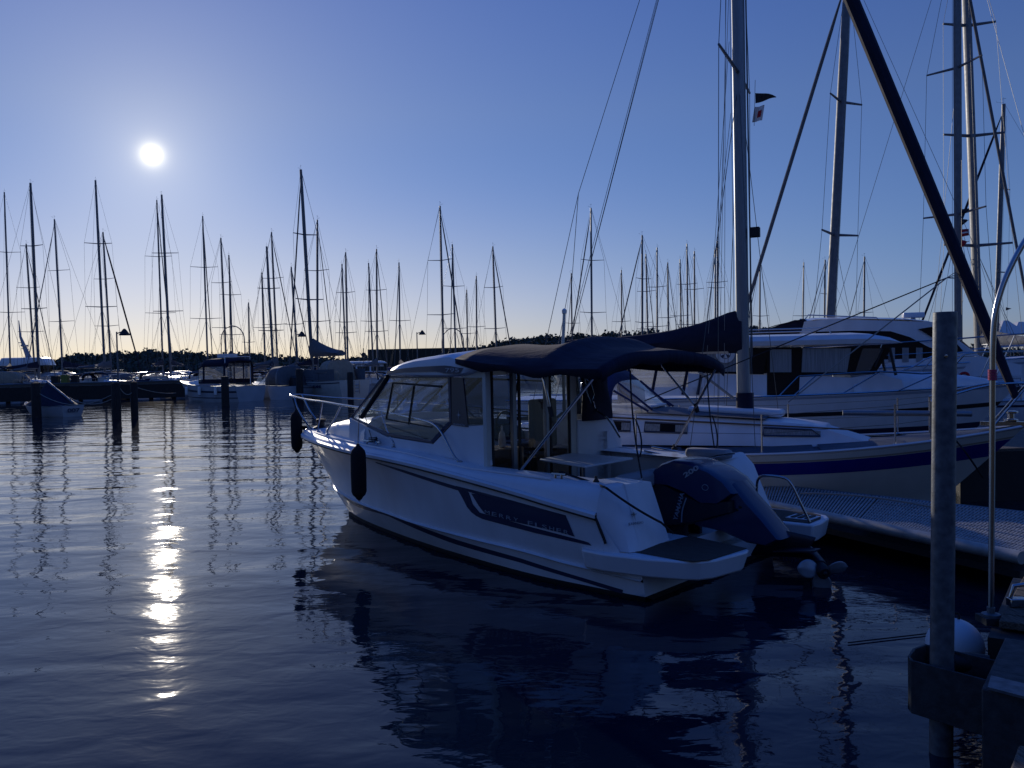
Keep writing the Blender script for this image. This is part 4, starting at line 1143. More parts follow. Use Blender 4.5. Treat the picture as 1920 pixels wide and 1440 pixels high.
# second backstay, split low down
MB().tube([mp(10.95)+Vector((-.1,0,0)), Vector((2.95, 0, 4.6)), Vector((2.3, .7, .95))], .005, 4).build('backstay', M['wire'], sb)
MB().tube([Vector((2.95, 0, 4.6)), Vector((2.3, -.7, .95))], .005, 4).build('backstay', M['wire'], sb)
arched(sb, 3.25, 3.85, .88, 1.24, .62, M['canvas_blue'], 'sprayhood', lean=.35)
m = MB().box((3.5,-.33,1.30),(4.2,.33,1.335)); m.build('companionway_hatch', M['gel2'], sb, bevel=.01)
m = MB().box((2.3,-.92,.80),(3.15,-.75,1.10)); m.box((2.3,.75,.80),(3.15,.92,1.10)); m.build('cockpit_coaming', M['gel'], sb, bevel=.03)
for sy in (-1, 1):
    MB().lathe([(.055,0),(.055,.05),(.04,.07),(.045,.11),(.03,.12)], (2.9, sy*.83, 1.10), (0,0,1), 14).build('winch', M['steel'], sb)
    for t_ in (.08, .30, .55, .78):
        x = XT(t_); y = sy*(hb(t_)-.05)
        m = MB().tube([(x, y, sz(t_)), (x, y, sz(t_)+.52)], .012, 6); m.lathe([(.035,0),(.035,.01),(.016,.03)], (x, y, sz(t_)), (0,0,1), 10); m.build('stanchion', M['steel'], sb)
    m = MB().tube([(XT(t_), sy*(hb(t_)-.05), sz(t_)+.50) for t_ in (.08,.30,.55,.78,.88)], .004, 4); m.tube([(XT(t_), sy*(hb(t_)-.05), sz(t_)+.27) for t_ in (.08,.30,.55,.78,.88)], .004, 4)
    m.build('lifeline', M['wire'], sb)
pulpit(sb, hb, sz, 6.75, .16, .50, 2.15)
m = MB().lathe([(.06,0),(.085,.01),(.085,.03),(.04,.04),(.04,.10),(.085,.11),(.085,.13),(.05,.14)], (LSB-.16, 0, 1.12), (.0,0,1), 14); m.build('furler_drum', M['steel'], sb)
m = MB().box((LSB-.5,-.06,1.07),(LSB+.12,.06,1.12)); m.build('bow_fitting', M['steel'], sb)
for sy in (1, -1):
    m = MB().tube([(XT(.84), sy*.48, 1.0),(XT(.88), sy*.38, 1.02)], .018, 6); m.build('mooring_cleat', M['steel'], sb)
# genoa sheets from the clew back to the deck
clew = Q(1775, 521, 'y', 0.0)
print('clew', clew)
MB().tube([clew, Q(1478,754,'y',-1.0)], .009, 6).build('genoa_sheet', M['rope'], sb)
MB().tube([clew, Q(1208,752,'y',-.95)], .008, 6).build('genoa_sheet', M['ropedark'], sb)
m = MB()
for k in range(4): m.tube([clew, clew + Vector((.16+.02*k, .05-.03*k, .11-.05*k))], .006, 4)
m.build('clew_lashing', M['rope'], sb)
# spinnaker pole on the side deck
MB().tube([Q(1580,774,'y',-.75), Q(1822,776,'y',-.55)], .035, 10).build('spinnaker_pole', M['alu'], sb)
MB().tube(smooth([Q(1785,818,'y',-.6), Q(1800,835,'y',-.62), Q(1812,850,'y',-.7), Q(1843,895,'y',-.4)], 5), .012, 6).build('bow_line', M['ropedark'], sb)
# flags under the starboard spreader
def flag(o, pts, mat, name='pennant', holes=None):
    return o
fl = Q(1416,172,'y',.6)
m = MB(); r_ = []
for k in range(7):
    t = k/6; r_.append([fl + Vector((.30*t, .03*sin(t*6), -.02-.10*t*t)), fl + Vector((.30*t, .03*sin(t*6)+.004, -.17+.06*t-.02*t*t))])
tag(m.loft(r_, closed=False).build('pennant', M['black']), 'black triangular pennant flying highest under the sloop mast spreader', 'flag').matrix_world = SF.M
fl = Q(1416,200,'y',.6); r_ = [[fl + Vector((.15*k/5-.01, .03*sin(k), 0)), fl + Vector((.15*k/5-.05, .03*sin(k+.5), -.22))] for k in range(6)]
f2 = tag(MB().loft(r_, closed=False).build('signal_flag', M['white']), 'small white flag with a red panel below the black pennant', 'flag'); f2.matrix_world = SF.M
o_ = MB().loft([[p.lerp(q, .3) + Vector((0,-.005,0)), p.lerp(q, .75) + Vector((0,-.005,0))] for p, q in r_[2:5]], closed=False).build('red_panel', M['red'], f2)
tag(MB().tube([Q(1416,150,'y',.6), Q(1414,236,'y',.6)], .004, 4).build('flag_halyard', M['wire']), 'thin halyard carrying the black pennant and the white flag', 'halyard').matrix_world = SF.M
print('SB', XM, SF.yaw)

# ================================================================ motor yachts behind the sloop
def frame_from(bow, d, Ln):
    d = Vector((d[0], d[1], 0)).normalized(); s = Vector((bow[0], bow[1], 0)) - d*Ln
    return Frame(s.x, s.y, atan2(d.y, d.x) - pi/2)
def sidepoly(parent, fr, pxs, y, name, mat, th=.03, both=True, out=0.0):
    ps = [fr.pt(px, py, 'y', -y-out) for px, py in pxs]; r = None
    for sy in ((1, -1) if both else (1,)):
        r0 = MB().prism([Vector((p.x, p.y*sy, p.z)) for p in ps], (0, .03*sy if th == .03 else th*sy, 0)).build(name, mat, parent, ang=30)
        r = r or r0
    return r
def roofslab(parent, x0, x1, w, zb, zt, mat, nose=.5, tail=.15, crown=.07, name='roof'):
    rows = []
    for i in range(15):
        t = i/14; x = x0+(x1-x0)*t
        k = min(1, ((x1-x)/nose))**.55 if x1-x < nose else (min(1, (x-x0)/tail + .35) if x-x0 < tail else 1)
        top = zb + (zt-zb)*k; ww = w*(.80+.20*min(1, k+.1))
        r = [Vector((x, -ww, zb)), Vector((x, -ww-.02, zb+(top-zb)*.5)), Vector((x, -ww+.08, top))] + [Vector((x, (ww-.08)*(2*j/6-1), top+crown*(1-(2*j/6-1)**2)*k)) for j in range(1, 6)] + [Vector((x, ww-.08, top)), Vector((x, ww+.02, zb+(top-zb)*.5)), Vector((x, ww, zb))]
        rows.append(r)
    return MB().loft(rows).build(name, mat, parent, ang=35)

F1 = frame_from((10.95, 18.4), (.982, -.19), 11.0)
y1 = thing('motor_yacht', 'white motor yacht with flat roof and curtained saloon windows, right behind the blue striped sloop', 'motor yacht', F1)
hb1, sz1 = make_hull(y1, 11.0, 3.5, 1.15, 1.18, 1.36, M['gel'], rake=1.2, stern=.9, full=2.8, deckmat=M['gel2'], low=M['steel'],
    stripe=[(.02, .06, M['greyhull'], 'grey_stripe'), (.30, .37, M['black'], 'rubbing_band'), (.62, 1.0, M['navy'], 'dark_lower_side')], bilge=.86)
W1 = 1.32
def g1(px, py): return F1.pt(px, py, 'y', -W1)
sidepoly(y1, F1, [(1290,700),(1330,702),(1498,704),(1598,708),(1640,700),(1690,712),(1700,742),(1290,742)], W1, 'saloon_side', M['gel'])
sidepoly(y1, F1, [(1318,652),(1440,652),(1432,702),(1318,700)], W1, 'saloon_glass', M['smokeopaque'])
sidepoly(y1, F1, [(1438,652),(1502,652),(1498,741),(1438,741)], W1, 'side_door', M['smokeopaque'], out=.004)
sidepoly(y1, F1, [(1500,652),(1672,652),(1640,702),(1498,704)], W1, 'saloon_glass', M['smokeopaque'])
c1 = sidepoly(y1, F1, [(1505,653),(1596,653),(1588,698),(1503,698)], W1, 'curtain', M['curtain'], out=.035, both=False)
sidepoly(y1, F1, [(1326,653),(1390,653),(1390,697),(1326,697)], W1, 'curtain', M['curtain'], out=.035, both=False)
sidepoly(y1, F1, [(1444,655),(1484,655),(1484,698),(1444,698)], W1, 'curtain', M['curtain'], out=.038, both=False)
sidepoly(y1, F1, [(1618,653),(1655,653),(1630,697),(1604,698)], W1, 'corner_pane', M['vinyl'], out=.036, both=False)
MB().tube([F1.pt(1655,654,'y',-W1-.05), F1.pt(1640,688,'y',-W1-.05)], .02, 6).build('window_mullion', M['black'], y1)
a1, b1 = g1(1300, 650), g1(1697, 650)
roofslab(y1, a1.x, b1.x, W1+.16, a1.z-.02, g1(1600, 627).z, M['gel'], nose=.75, tail=.2)
for sy in (1, -1):
    MB().tube([Vector((g1(1400,640).x, sy*1.1, g1(1500,627).z)), Vector((g1(1405,640).x, sy*1.1, g1(1500,618).z+.03)), Vector((g1(1555,640).x, sy*1.1, g1(1500,618).z+.03)), Vector((g1(1562,640).x, sy*1.1, g1(1500,627).z))], .014, 6).build('roof_rail', M['steel'], y1)
# windscreen front and its raked glass
ws = [F1.pt(1672,652,'y',-W1), F1.pt(1645,704,'y',-W1)]
m = MB().poly(ws[0]+Vector((-.05,0,0)), ws[1]+Vector((.35,0,0)), Vector((ws[1].x+.35, W1, ws[1].z)), Vector((ws[0].x-.05, W1, ws[0].z))); m.build('windscreen', M['glass'], y1)
for yy in (-W1, -.45, .45, W1): MB().tube([Vector((ws[0].x-.04, yy, ws[0].z)), Vector((ws[1].x+.36, yy, ws[1].z))], .03, 6).build('windscreen_pillar', M['black'], y1)
# raised foredeck
rows = []
for i in range(16):
    t = i/15; x = g1(1600,700).x + (10.7-g1(1600,700).x)*t
    zt = interp([(0,1.62),(.25,1.66),(.6,1.60),(.85,1.48),(1,1.34)], t); w_ = (hb1(x/11.0)-.22)*(1-.05*t)
    w_ = max(w_, .05); rows.append([Vector((x, w_*(abs(cos(pi*j/12))**.5)*(1 if cos(pi*j/12) > 0 else -1), 1.12+(zt-1.12)*(sin(pi*j/12)**.45))) for j in range(13)])
m = MB().loft(rows, closed=False); m.poly(*rows[0]); m.build('raised_foredeck', M['gel'], y1, ang=50)
# bow rail with raked stanchions
top = [F1.pt(*q) for q in ((1497,706,'y',-1.5),(1530,704,'y',-1.55),(1650,697,'y',-1.6),(1760,699,'y',-1.45))] + [Vector((9.6,-1.0,1.98)), Vector((10.6,-.45,2.02)), Vector((11.15,0,2.02))]
for sy in (1, -1):
    tt = [Vector((p.x, p.y*sy, p.z)) for p in top]
    m = MB().tube(smooth(tt, 3), .018, 6)
    m.build('bow_rail', M['steel'], y1)
    for k, (p, dx) in enumerate(((tt[1], -.45), (tt[2], -.75), (tt[3], -.8), (tt[4], -.6), (tt[5], -.3))):
        MB().tube([p, Vector((p.x+dx, p.y, sz1(min(1, (p.x+dx)/11.0))))], .014, 6).build('stanchion', M['steel'], y1)
MB().tube([F1.pt(1497,706,'y',-1.5), F1.pt(1458,745,'y',-1.55)], .016, 6).build('stanchion', M['steel'], y1)
# open cockpit frame aft: windowed tent
xa, xb = F1.pt(1175,690,'y',-W1).x, F1.pt(1318,690,'y',-W1).x
m = MB()
for px in (1180, 1232, 1290, 1318): m.tube([F1.pt(px,690-4,'y',-W1), F1.pt(px-10,740,'y',-W1)], .035, 6)
m.build('cockpit_tent_frame', M['canvas'], y1)
sidepoly(y1, F1, [(1180,686),(1318,686),(1318,726),(1168,726)], W1, 'cockpit_tent_window', M['vinyl'], out=-.01)
sidepoly(y1, F1, [(1165,726),(1318,726),(1318,742),(1160,742)], W1, 'cockpit_side', M['gel'])
# round emblem on the saloon side
ce = F1.pt(1360, 663, 'y', -W1-.06)
em = MB().lathe([(.20,0),(.20,.012)], ce + Vector((0,.0,0)), (0,-1,0), 24).build('round_emblem_plate', M['white'], y1)
MB().lathe([(.115,.013),(.115,.016)], ce, (0,-1,0), 20).build('emblem_disc', M['graphic'], em)
m = MB()
for a in (0, 90, 180, 270):
    c_, s_ = cos(radians(a)), sin(radians(a)); q = lambda u, v: ce + Vector((u*c_-v*s_, -.019, u*s_+v*c_))
    m.poly(q(.012,-.008), q(.10,-.045), q(.10,.045), q(.012,.008))
m.build('emblem_cross', M['white'], em)

F2 = frame_from((14.6, 22.0), (.97, -.24), 12.5)
y2 = thing('motor_yacht', 'larger white motor yacht with swept roof, farther of the two behind the sloop', 'motor yacht', F2)
hb2, sz2 = make_hull(y2, 12.5, 3.9, 1.5, 1.62, 1.95, M['gel'], rake=1.5, stern=.9, full=2.8, deckmat=M['gel2'], low=M['steel'],
    stripe=[(.05, .08, M['greyhull'], 'grey_stripe'), (.40, .46, M['black'], 'rubbing_band')], bilge=.86)
W2 = 1.5
def g2_(px, py, o=0): return F2.pt(px, py, 'y', -W2-o)
sidepoly(y2, F2, [(1500,632),(1508,603),(1560,598),(1760,604),(1800,640),(1838,668),(1790,668),(1740,650),(1706,632),(1670,621),(1600,620),(1530,622)], W2, 'coach_side', M['gel'])
sidepoly(y2, F2, [(1530,622),(1600,620),(1670,621),(1706,632),(1745,652),(1775,668),(1640,680),(1520,680)], W2, 'saloon_glass', M['smokeopaque'], out=-.012)
for k in range(4):
    sidepoly(y2, F2, [(1640+k*26,652),(1652+k*26,652),(1652+k*26,679),(1640+k*26,679)], W2, 'curtain', M['curtain'], out=.03, both=False)
sidepoly(y2, F2, [(1490,680),(1840,668),(1915,684),(1915,704),(1480,712)], W2, 'coach_lower_side', M['gel'])
za, zb_ = g2_(1560,598), g2_(1790,600)
rows = []
for px, py in ((1505,604),(1530,599),(1600,597),(1700,599),(1750,604),(1785,622),(1812,645),(1838,668)):
    p = g2_(px, py); rows.append([Vector((p.x, -W2*.99, p.z))] + [Vector((p.x, W2*.93*(2*j/8-1), p.z+.10*(1-(2*j/8-1)**2))) for j in range(9)] + [Vector((p.x, W2*.99, p.z))])
MB().loft(rows, closed=False).build('roof', M['gel'], y2, ang=50)
sidepoly(y2, F2, [(1722,617),(1752,612),(1790,640),(1806,658),(1795,660)], W2, 'corner_window', M['smokeopaque'], out=.036)
rows = []
for px, py in ((1756,608),(1786,627),(1812,650),(1832,665)):
    p = g2_(px, py); rows.append([Vector((p.x+.02, W2*.8*(2*j/6-1), p.z+.115*(1-(.8*(2*j/6-1))**2)+.01)) for j in range(7)])
MB().loft(rows, closed=False).build('windscreen', M['smokeopaque'], y2)
sidepoly(y2, F2, [(1412,625),(1490,600),(1512,600),(1518,622)], W2-.05, 'aft_canopy', M['canvas'])
MB().loft([[F2.pt(px, py, 'y', y_) for y_ in (-W2, -.5, .5, W2)] for px, py in ((1412,624),(1455,610),(1508,598))], closed=False).build('aft_canopy_top', M['canvas'], y2, solid=.02)
for sy in (1, -1):
    a = g2_(1510,600); b = g2_(1655,603)
    MB().tube([Vector((a.x, 1.2*sy, a.z)), Vector((a.x+.1, 1.2*sy, a.z+.14)), Vector((b.x-.1, 1.2*sy, b.z+.12)), Vector((b.x, 1.2*sy, b.z))], .018, 6).build('roof_rail', M['steel'], y2)
rp = F2.pt(1712,596,'y',0)
m = MB().box((rp.x-.06,-.06,rp.z-.12),(rp.x+.06,.06,rp.z)); m.box((rp.x-.26,-.16,rp.z),(rp.x+.26,.16,rp.z+.14)); m.build('radar_scanner', M['gel'], y2, bevel=.03)
m = MB(); rt = [Vector((12.5*t, -(hb2(t)-.06), sz2(t)+.62)) for t in (.45,.6,.75,.86,.94,1)]
for sy in (1, -1):
    q = [Vector((p.x, p.y*sy, p.z)) for p in rt]
    m = MB().tube(q, .018, 6); m.tube([p - Vector((0,0,.3)) for p in q], .008, 5)
    m.build('guard_rail', M['steel'], y2)
    for p in q: MB().tube([p, Vector((p.x-.25, p.y, p.z-.62))], .014, 6).build('stanchion', M['steel'], y2)
m = MB().tube([F2.pt(1808+8*cos(a), 705+6*sin(a), 'y', -1.6) for a in [2*pi*k/12 for k in range(12)]], .035, 6, closed=True)
tag(m.build('life_ring', M['red']), 'small orange red rescue ring hung on the rail of the larger motor yacht', 'life ring').matrix_world = F2.M
ta = F2.pt(1877,726,'y',-1.2); tb = F2.pt(1886,726,'y',-1.2)
text_mesh('hull_lettering', 'T', .20, ta, tb-ta, (0,0,1), M['graphic'], y2, bold=.004)
ta = F2.pt(1900,728,'y',-1.1); tb = F2.pt(1930,727,'y',-1.1)
text_mesh('hull_lettering', 'ASL', .24, ta, tb-ta, (0,0,1), M['graphic'], y2, bold=.004)

# ================================================================ finger pontoon, pile, arch pole, buoy, quay
PZ = .34
M['edgemetal'] = principled('worn_edge_metal', (.42, .41, .38), .5, metal=.2, noise=.3, nscale=9)
M['pontoonwood'] = principled('pontoon_slats', (.36, .36, .36), .6, noise=.4, nscale=12)
e0, e1 = at(1425, 939, 'z', PZ), at(1912, 1040, 'z', PZ)          # near edge of the finger
f0, f1 = at(1432, 906, 'z', PZ), at(2040, 972, 'z', PZ)
fin = thing('finger_pontoon', 'narrow finger pontoon with grey deck gratings between the cabin boat and the sloop', 'pontoon')
def lin(a, b, t): return a.lerp(b, t)
MB().tube([e0 + Vector((0,-.03,-.02)), e1 + Vector((0,-.03,-.02))], .055, 14).build('edge_tube', M['edgemetal'], fin)
MB().tube([f0 + Vector((0,0,-.05)), f1 + Vector((0,0,-.05))], .055, 12).build('edge_tube', M['galv'], fin)
m = MB(); n = 36
for i in range(n):                                               # slatted timber part
    t0, t1 = i/n*.46, (i+.56)/n*.46
    a, b, c, d = lin(e0,e1,t0), lin(e0,e1,t1), lin(f0,f1,t1*.93), lin(f0,f1,t0*.93)
    m.prism([a, b, c, d], (0,0,-.02))
m.build('slatted_deck', M['pontoonwood'], fin)
ga, gb, gc, gd = lin(e0,e1,.465), e1, f1, lin(f0,f1,.433)
m = MB(); nx, ny = 54, 11
for i in range(nx+1):
    t = i/nx; a_, b_2 = lin(ga,gb,t), lin(gd,gc,t); w_ = (gb-ga).normalized()*.0115
    m.prism([a_-w_, a_+w_, b_2+w_, b_2-w_], (0,0,-.02))
for j in range(ny+1):
    t = j/ny; a_, b_2 = lin(ga,gd,t) + Vector((0,0,.003)), lin(gb,gc,t) + Vector((0,0,.003)); w_ = (gd-ga).normalized()*.013
    m.prism([a_-w_, a_+w_, b_2+w_, b_2-w_], (0,0,-.02))
m.build('grating', M['pontoonwood'], fin)
MB().prism([p + Vector((0,0,-.20)) for p in (e0, e1, f1, f0)], (0,0,.06)).build('float_body', M['black'], fin)
MB().tube(sag(at(1500,925,'z',PZ+.02), at(1745,950,'z',PZ+.02), -.04, 8), .012, 6).build('coiled_hose', M['rope'], fin)

pb = at(1766, 1240, 'z', .46); pt_ = at(1772, 585, 'y', pb.y)
pile = thing('steel_pile', 'tall galvanised steel tube pile standing upright at the right foreground', 'pile', loc=(pb.x, pb.y, 0))
H_ = pt_.z
lean_ = (pt_.x-pb.x)/(pt_.z-.46)
m = MB().lathe([(.055,-.6),(.055,H_-.002),(.051,H_),(.047,H_-.002),(.047,H_-.05),(.0,H_-.055)], n=40); m.v = [(x+lean_*(z-.46), y, z) for x, y, z in m.v]; m.build('tube', M['galv'], pile)
bo = at(1774, 668, 'y', pb.y-.055); MB().lathe([(.009,0),(.009,.004),(.004,.005)], (bo.x-pb.x, -.052, bo.z), (0,-1,0), 12).build('bolt', M['steel'], pile)

br = thing('pile_bracket', 'dark steel guide bracket around the foot of the steel pile', 'bracket')
zt_, zb2 = .46, .12
q = [at(1703,1226,'z',zt_), at(1728,1207,'z',zt_), at(1762,1203,'z',zt_), at(1868,1232,'z',zt_)]
near = [at(1703,1232,'z',zt_), at(1846,1272,'z',zt_)]
def plate(pts, h, th, name, mat, par):
    m = MB()
    for a, b in zip(pts, pts[1:]):
        d = (b-a).normalized(); nn = Vector((-d.y, d.x, 0))*th
        m.prism([a, b, b+nn, a+nn], (0,0,-h))
    return m.build(name, mat, par, bevel=.003)
plate([at(1733,1208,'z',zt_), at(1712,1216,'z',zt_), at(1702,1230,'z',zt_), at(1708,1238,'z',zt_)], .27, .012, 'end_plate', M['galvdark'], br)
plate([at(1708,1238,'z',zt_), at(1848,1275,'z',zt_)], .27, .012, 'near_plate', M['galvdark'], br)
plate([at(1733,1208,'z',zt_), at(1872,1240,'z',zt_)], .24, .012, 'far_plate', M['galvdark'], br)
bc = at(1812,1287,'z',zt_-.10)
MB().lathe([(.022,0),(.022,.01),(.012,.012),(.012,.022)], bc + Vector((0,-.01,0)), (-.2,-1,0), 6).build('bolt', M['galvdark'], br)
rb = at(1822,1244,'z',.40); MB().lathe([(.05,-.08),(.055,0),(.05,.08)], rb, (.9,-.35,0), 16).build('guide_roller', M['black'], br)
# timber capped steel frame of the quay
qa = thing('quay_edge', 'dark steel and timber edge of the quay in the lower right corner', 'quay')
m = MB(); B0, B1, B2, B3 = at(1840,1290,'z',.50), at(1884,1195,'z',.50), at(2100,1230,'z',.50), at(2080,1350,'z',.50)
m.prism([B0, B1, B2, B3], (0,0,-.40)); m.build('frame_beam', M['galvdark'], qa, bevel=.008)
m = MB().prism([at(1852,1293,'z',.505), at(1858,1271,'z',.505), at(2050,1318,'z',.505), at(2050,1345,'z',.505)], (0,0,.012)); m.build('wear_plate', M['galv'], qa)
cc = at(1880,1342,'z',.30); MB().lathe([(.06,0),(.06,.006),(.035,.008),(.03,.004)], cc + Vector((0,-.03,0)), (-.1,-1,0), 20).build('round_cap', M['galvdark'], qa)
pl = [at(1893,1440,'z',.58), at(1917,1375,'z',.58)]
d = (pl[1]-pl[0]).normalized(); sd = Vector((d.y, -d.x, 0))
for k in range(2):
    o = pl[0] - d*1.4 + sd*(.001+.15*k); m = MB().prism([o, o + d*1.62, o + d*1.62 + sd*.14, o + sd*.14], (0,0,-.06)); m.build('plank', M['quaywood'], qa, bevel=.008)
a0, a1 = at(1873,1163,'z',.50), at(1918,1082,'z',.50); d = (a1-a0).normalized(); sd = Vector((d.y, -d.x, 0))
for k in range(9):
    o = a0 + d*(.155*k) ; m = MB().prism([o, o + d*.145, o + d*.145 + sd*1.2, o + sd*1.2], (0,0,-.045)); m.build('plank', M['quaywood'], qa, bevel=.006)
m = MB().box((-.05,-.03,0),(.05,.03,.05)); m.tube([(-.04,0,.05),(-.02,0,.12),(.06,0,.13)], .014, 6); oo = m.build('quay_cleat', M['steel'], qa, bevel=.005); oo.location = a0 + d*.35 + sd*.05 + Vector((0,0,.002))
MB().prism([a0 + Vector((-.12,-.1,-.06)), a0 + d*1.4 + Vector((-.1,0,-.06)), a0 + d*1.4 + sd*1.2 + Vector((0,0,-.06)), a0 + sd*1.2 + Vector((0,-.1,-.06))], (0,0,-.42)).build('quay_float', M['black'], qa)
# stainless arch pole
ap = at(1858,1148,'z',.50)
arc_pts = [at(1858,1148,'y',ap.y), at(1860,900,'y',ap.y), at(1861,700,'y',ap.y), at(1862,640,'y',ap.y), at(1866,590,'y',ap.y), at(1877,545,'y',ap.y), at(1893,505,'y',ap.y), at(1920,455,'y',ap.y), at(1958,405,'y',ap.y), at(2010,365,'y',ap.y), at(2075,350,'y',ap.y), at(2140,372,'y',ap.y)]
pole = thing('arch_pole', 'slim stainless steel pole curving over to the right beside the steel pile', 'handrail', loc=(ap.x, ap.y, .5))
MB().box((-.06,-.06,-.06),(.06,.06,-.02)).build('mount', M['galvdark'], pole)
Mi = Matrix.Translation((-ap.x, -ap.y, -.5))
MB().tube([Mi @ p for p in smooth(arc_pts, 6)], .0165, 12).build('rail_tube', M['steel'], pole)
MB().lathe([(.05,0),(.05,.012),(.022,.02),(.022,.05)], (0,0,-.02)).build('rail_foot', M['galv'], pole)
cm = Mi @ at(1861,702,'y',ap.y)
m = MB()
for k in range(7): m.tube([cm + Vector((.020*cos(a), .020*sin(a), -.03+.009*k)) for a in [2*pi*j/10 for j in range(10)]], .0045, 5, closed=True)
m.build('cord_whipping', M['pinkcord'], pole)
# round white buoy
bp_ = at(1790, 1196, 'z', .18)
buoy = thing('mooring_buoy', 'round white plastic buoy floating behind the foot of the steel pile', 'buoy', loc=(bp_.x, bp_.y, .13))
MB().ball((0,0,0), .172, 28, 18).build('buoy_ball', M['white'], buoy)
MB().tube([(.03*cos(a),0,.185+.03*sin(a)) for a in [2*pi*k/12 for k in range(12)]], .008, 6, closed=True).build('eye', M['black'], buoy)
tag(MB().tube(sag(at(1738,1188,'z',.01), at(1590,1205,'z',.01), .0, 4), .005, 6).build('floating_line', M['ropedark']), 'dark line floating on the water left of the white buoy', 'line')
# rope from quay down to the pontoon frame

q0, q1 = at(1800, 850, 'z', .66), at(2150, 838, 'z', .66)  # dark box added where the water past the bow lies in shade
qw = thing('walkway', 'dark walkway block added for the shaded water beyond the bow of the blue striped sloop', 'walkway')
MB().prism([q0, q1, q1 + Vector((.3,2.4,0)), q0 + Vector((.3,2.4,0))], (0,0,-.9)).build('shade_block', M['black'], qw)
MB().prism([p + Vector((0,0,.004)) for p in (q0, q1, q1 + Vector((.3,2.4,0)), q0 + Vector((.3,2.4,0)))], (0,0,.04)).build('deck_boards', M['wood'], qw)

# ================================================================ the wider harbour
def yh(px): return 680.6 - .0208*(px-960)
def ground(px, d): r = ray(px, yh(px)); return Vector((r.x/r.y*d, d, 0))
M['farhull'] = principled('shade_darkened_gelcoat', (.46, .48, .52), .55, noise=.2, nscale=1.2)  # white gelcoat darkened in colour to stand in for backlit shade
SAILG = 'sailboats moored along the far pontoons'
def sailboat(tx, ty, bx, H, label, fs=None, furl=0, cover='canvas', hood='canvas', away=True, hull='farhull', nsp=2, d=None, Ln=None, r=.062, wr=.009, group=SAILG, boom=True, hoodon=True, windex=True, fbk=1.0):
    d = d or (H-CAM_H)*1600/(yh(bx)-ty)
    base = ground(bx, d); top = at(tx, ty, 'y', d); H = top.z
    Ln = Ln or min(max(H*.78, 6.5), 11.5); J = Ln*.38
    if fs is None: fs = bx + random.choice((-12, 10, 14, -9))
    lat = max(-.96, min(.96, (fs-bx)/1600*d/J))
    dv = Vector((lat, sqrt(1-lat*lat)*(1 if away else -1), 0))
    st_ = base - dv*(Ln*.60)
    fr = Frame(st_.x, st_.y, atan2(dv.y, dv.x)-pi/2)
    t = thing('sailboat', label, 'sailboat', fr, group=group)
    B = Ln*.31; fb = .085*Ln*fbk
    hb, sz = make_hull(t, Ln, B, fb*1.05, fb, fb*1.35, M[hull], rake=Ln*.10, stern=.72, ns=12, full=2.4, stripe=[(.10, .16, M['navy'], 'sheer_stripe')], deckmat=M['gel2'])
    xm = Ln*.60
    sp = trunk(t, Ln*.33, Ln*.80, B*.33, B*.16, fb*1.0, fb*.55, fb*.35, M['gel'], rake1=.5, n=4)
    for sy in (1, -1):
        trunk_window(t, sp, Ln*.38, Ln*.50, .38, .70, sy, frame=False); trunk_window(t, sp, Ln*.54, Ln*.66, .38, .70, sy, frame=False)
    off = (top-base); off.z = 0; lx = off.dot(dv); ly = off.dot(Vector((-dv.y, dv.x, 0)))
    mo, mp = rig(t, xm, fb*1.5, H, r, B*.46, fb*1.05, (Ln*.985, fb*1.4), Ln*.01, .96 if furl else random.choice((.98, .86)), furl=furl or None, furlmat=M['canvas'] if furl > .055 else M['canvas_grey'], wr=wr, nsp=nsp, rake=-lx, lean=ly, n=7, windex=windex, mat=M['mastdark'])
    if boom: boom_cover(t, xm-.08, fb*1.5+.95, Ln*.37, M[cover], h0=.42, h1=.2, w=.12)
    if hoodon: arched(t, Ln*.26, Ln*.36, B*.30, fb*1.35, .62, M[hood], lean=.35, n=8)
    m = MB()
    for sy in (1, -1):
        pts = [(Ln*q, sy*max(hb(q)-.05, .02), sz(q)+.55) for q in (.02, .25, .5, .75, .97)]
        m.tube(pts, .012, 4)
        for q in pts: m.tube([q, (q[0], q[1], q[2]-.55)], .013, 4)
    m.build('guard_rail', M['steel'], t)
    return t, fr
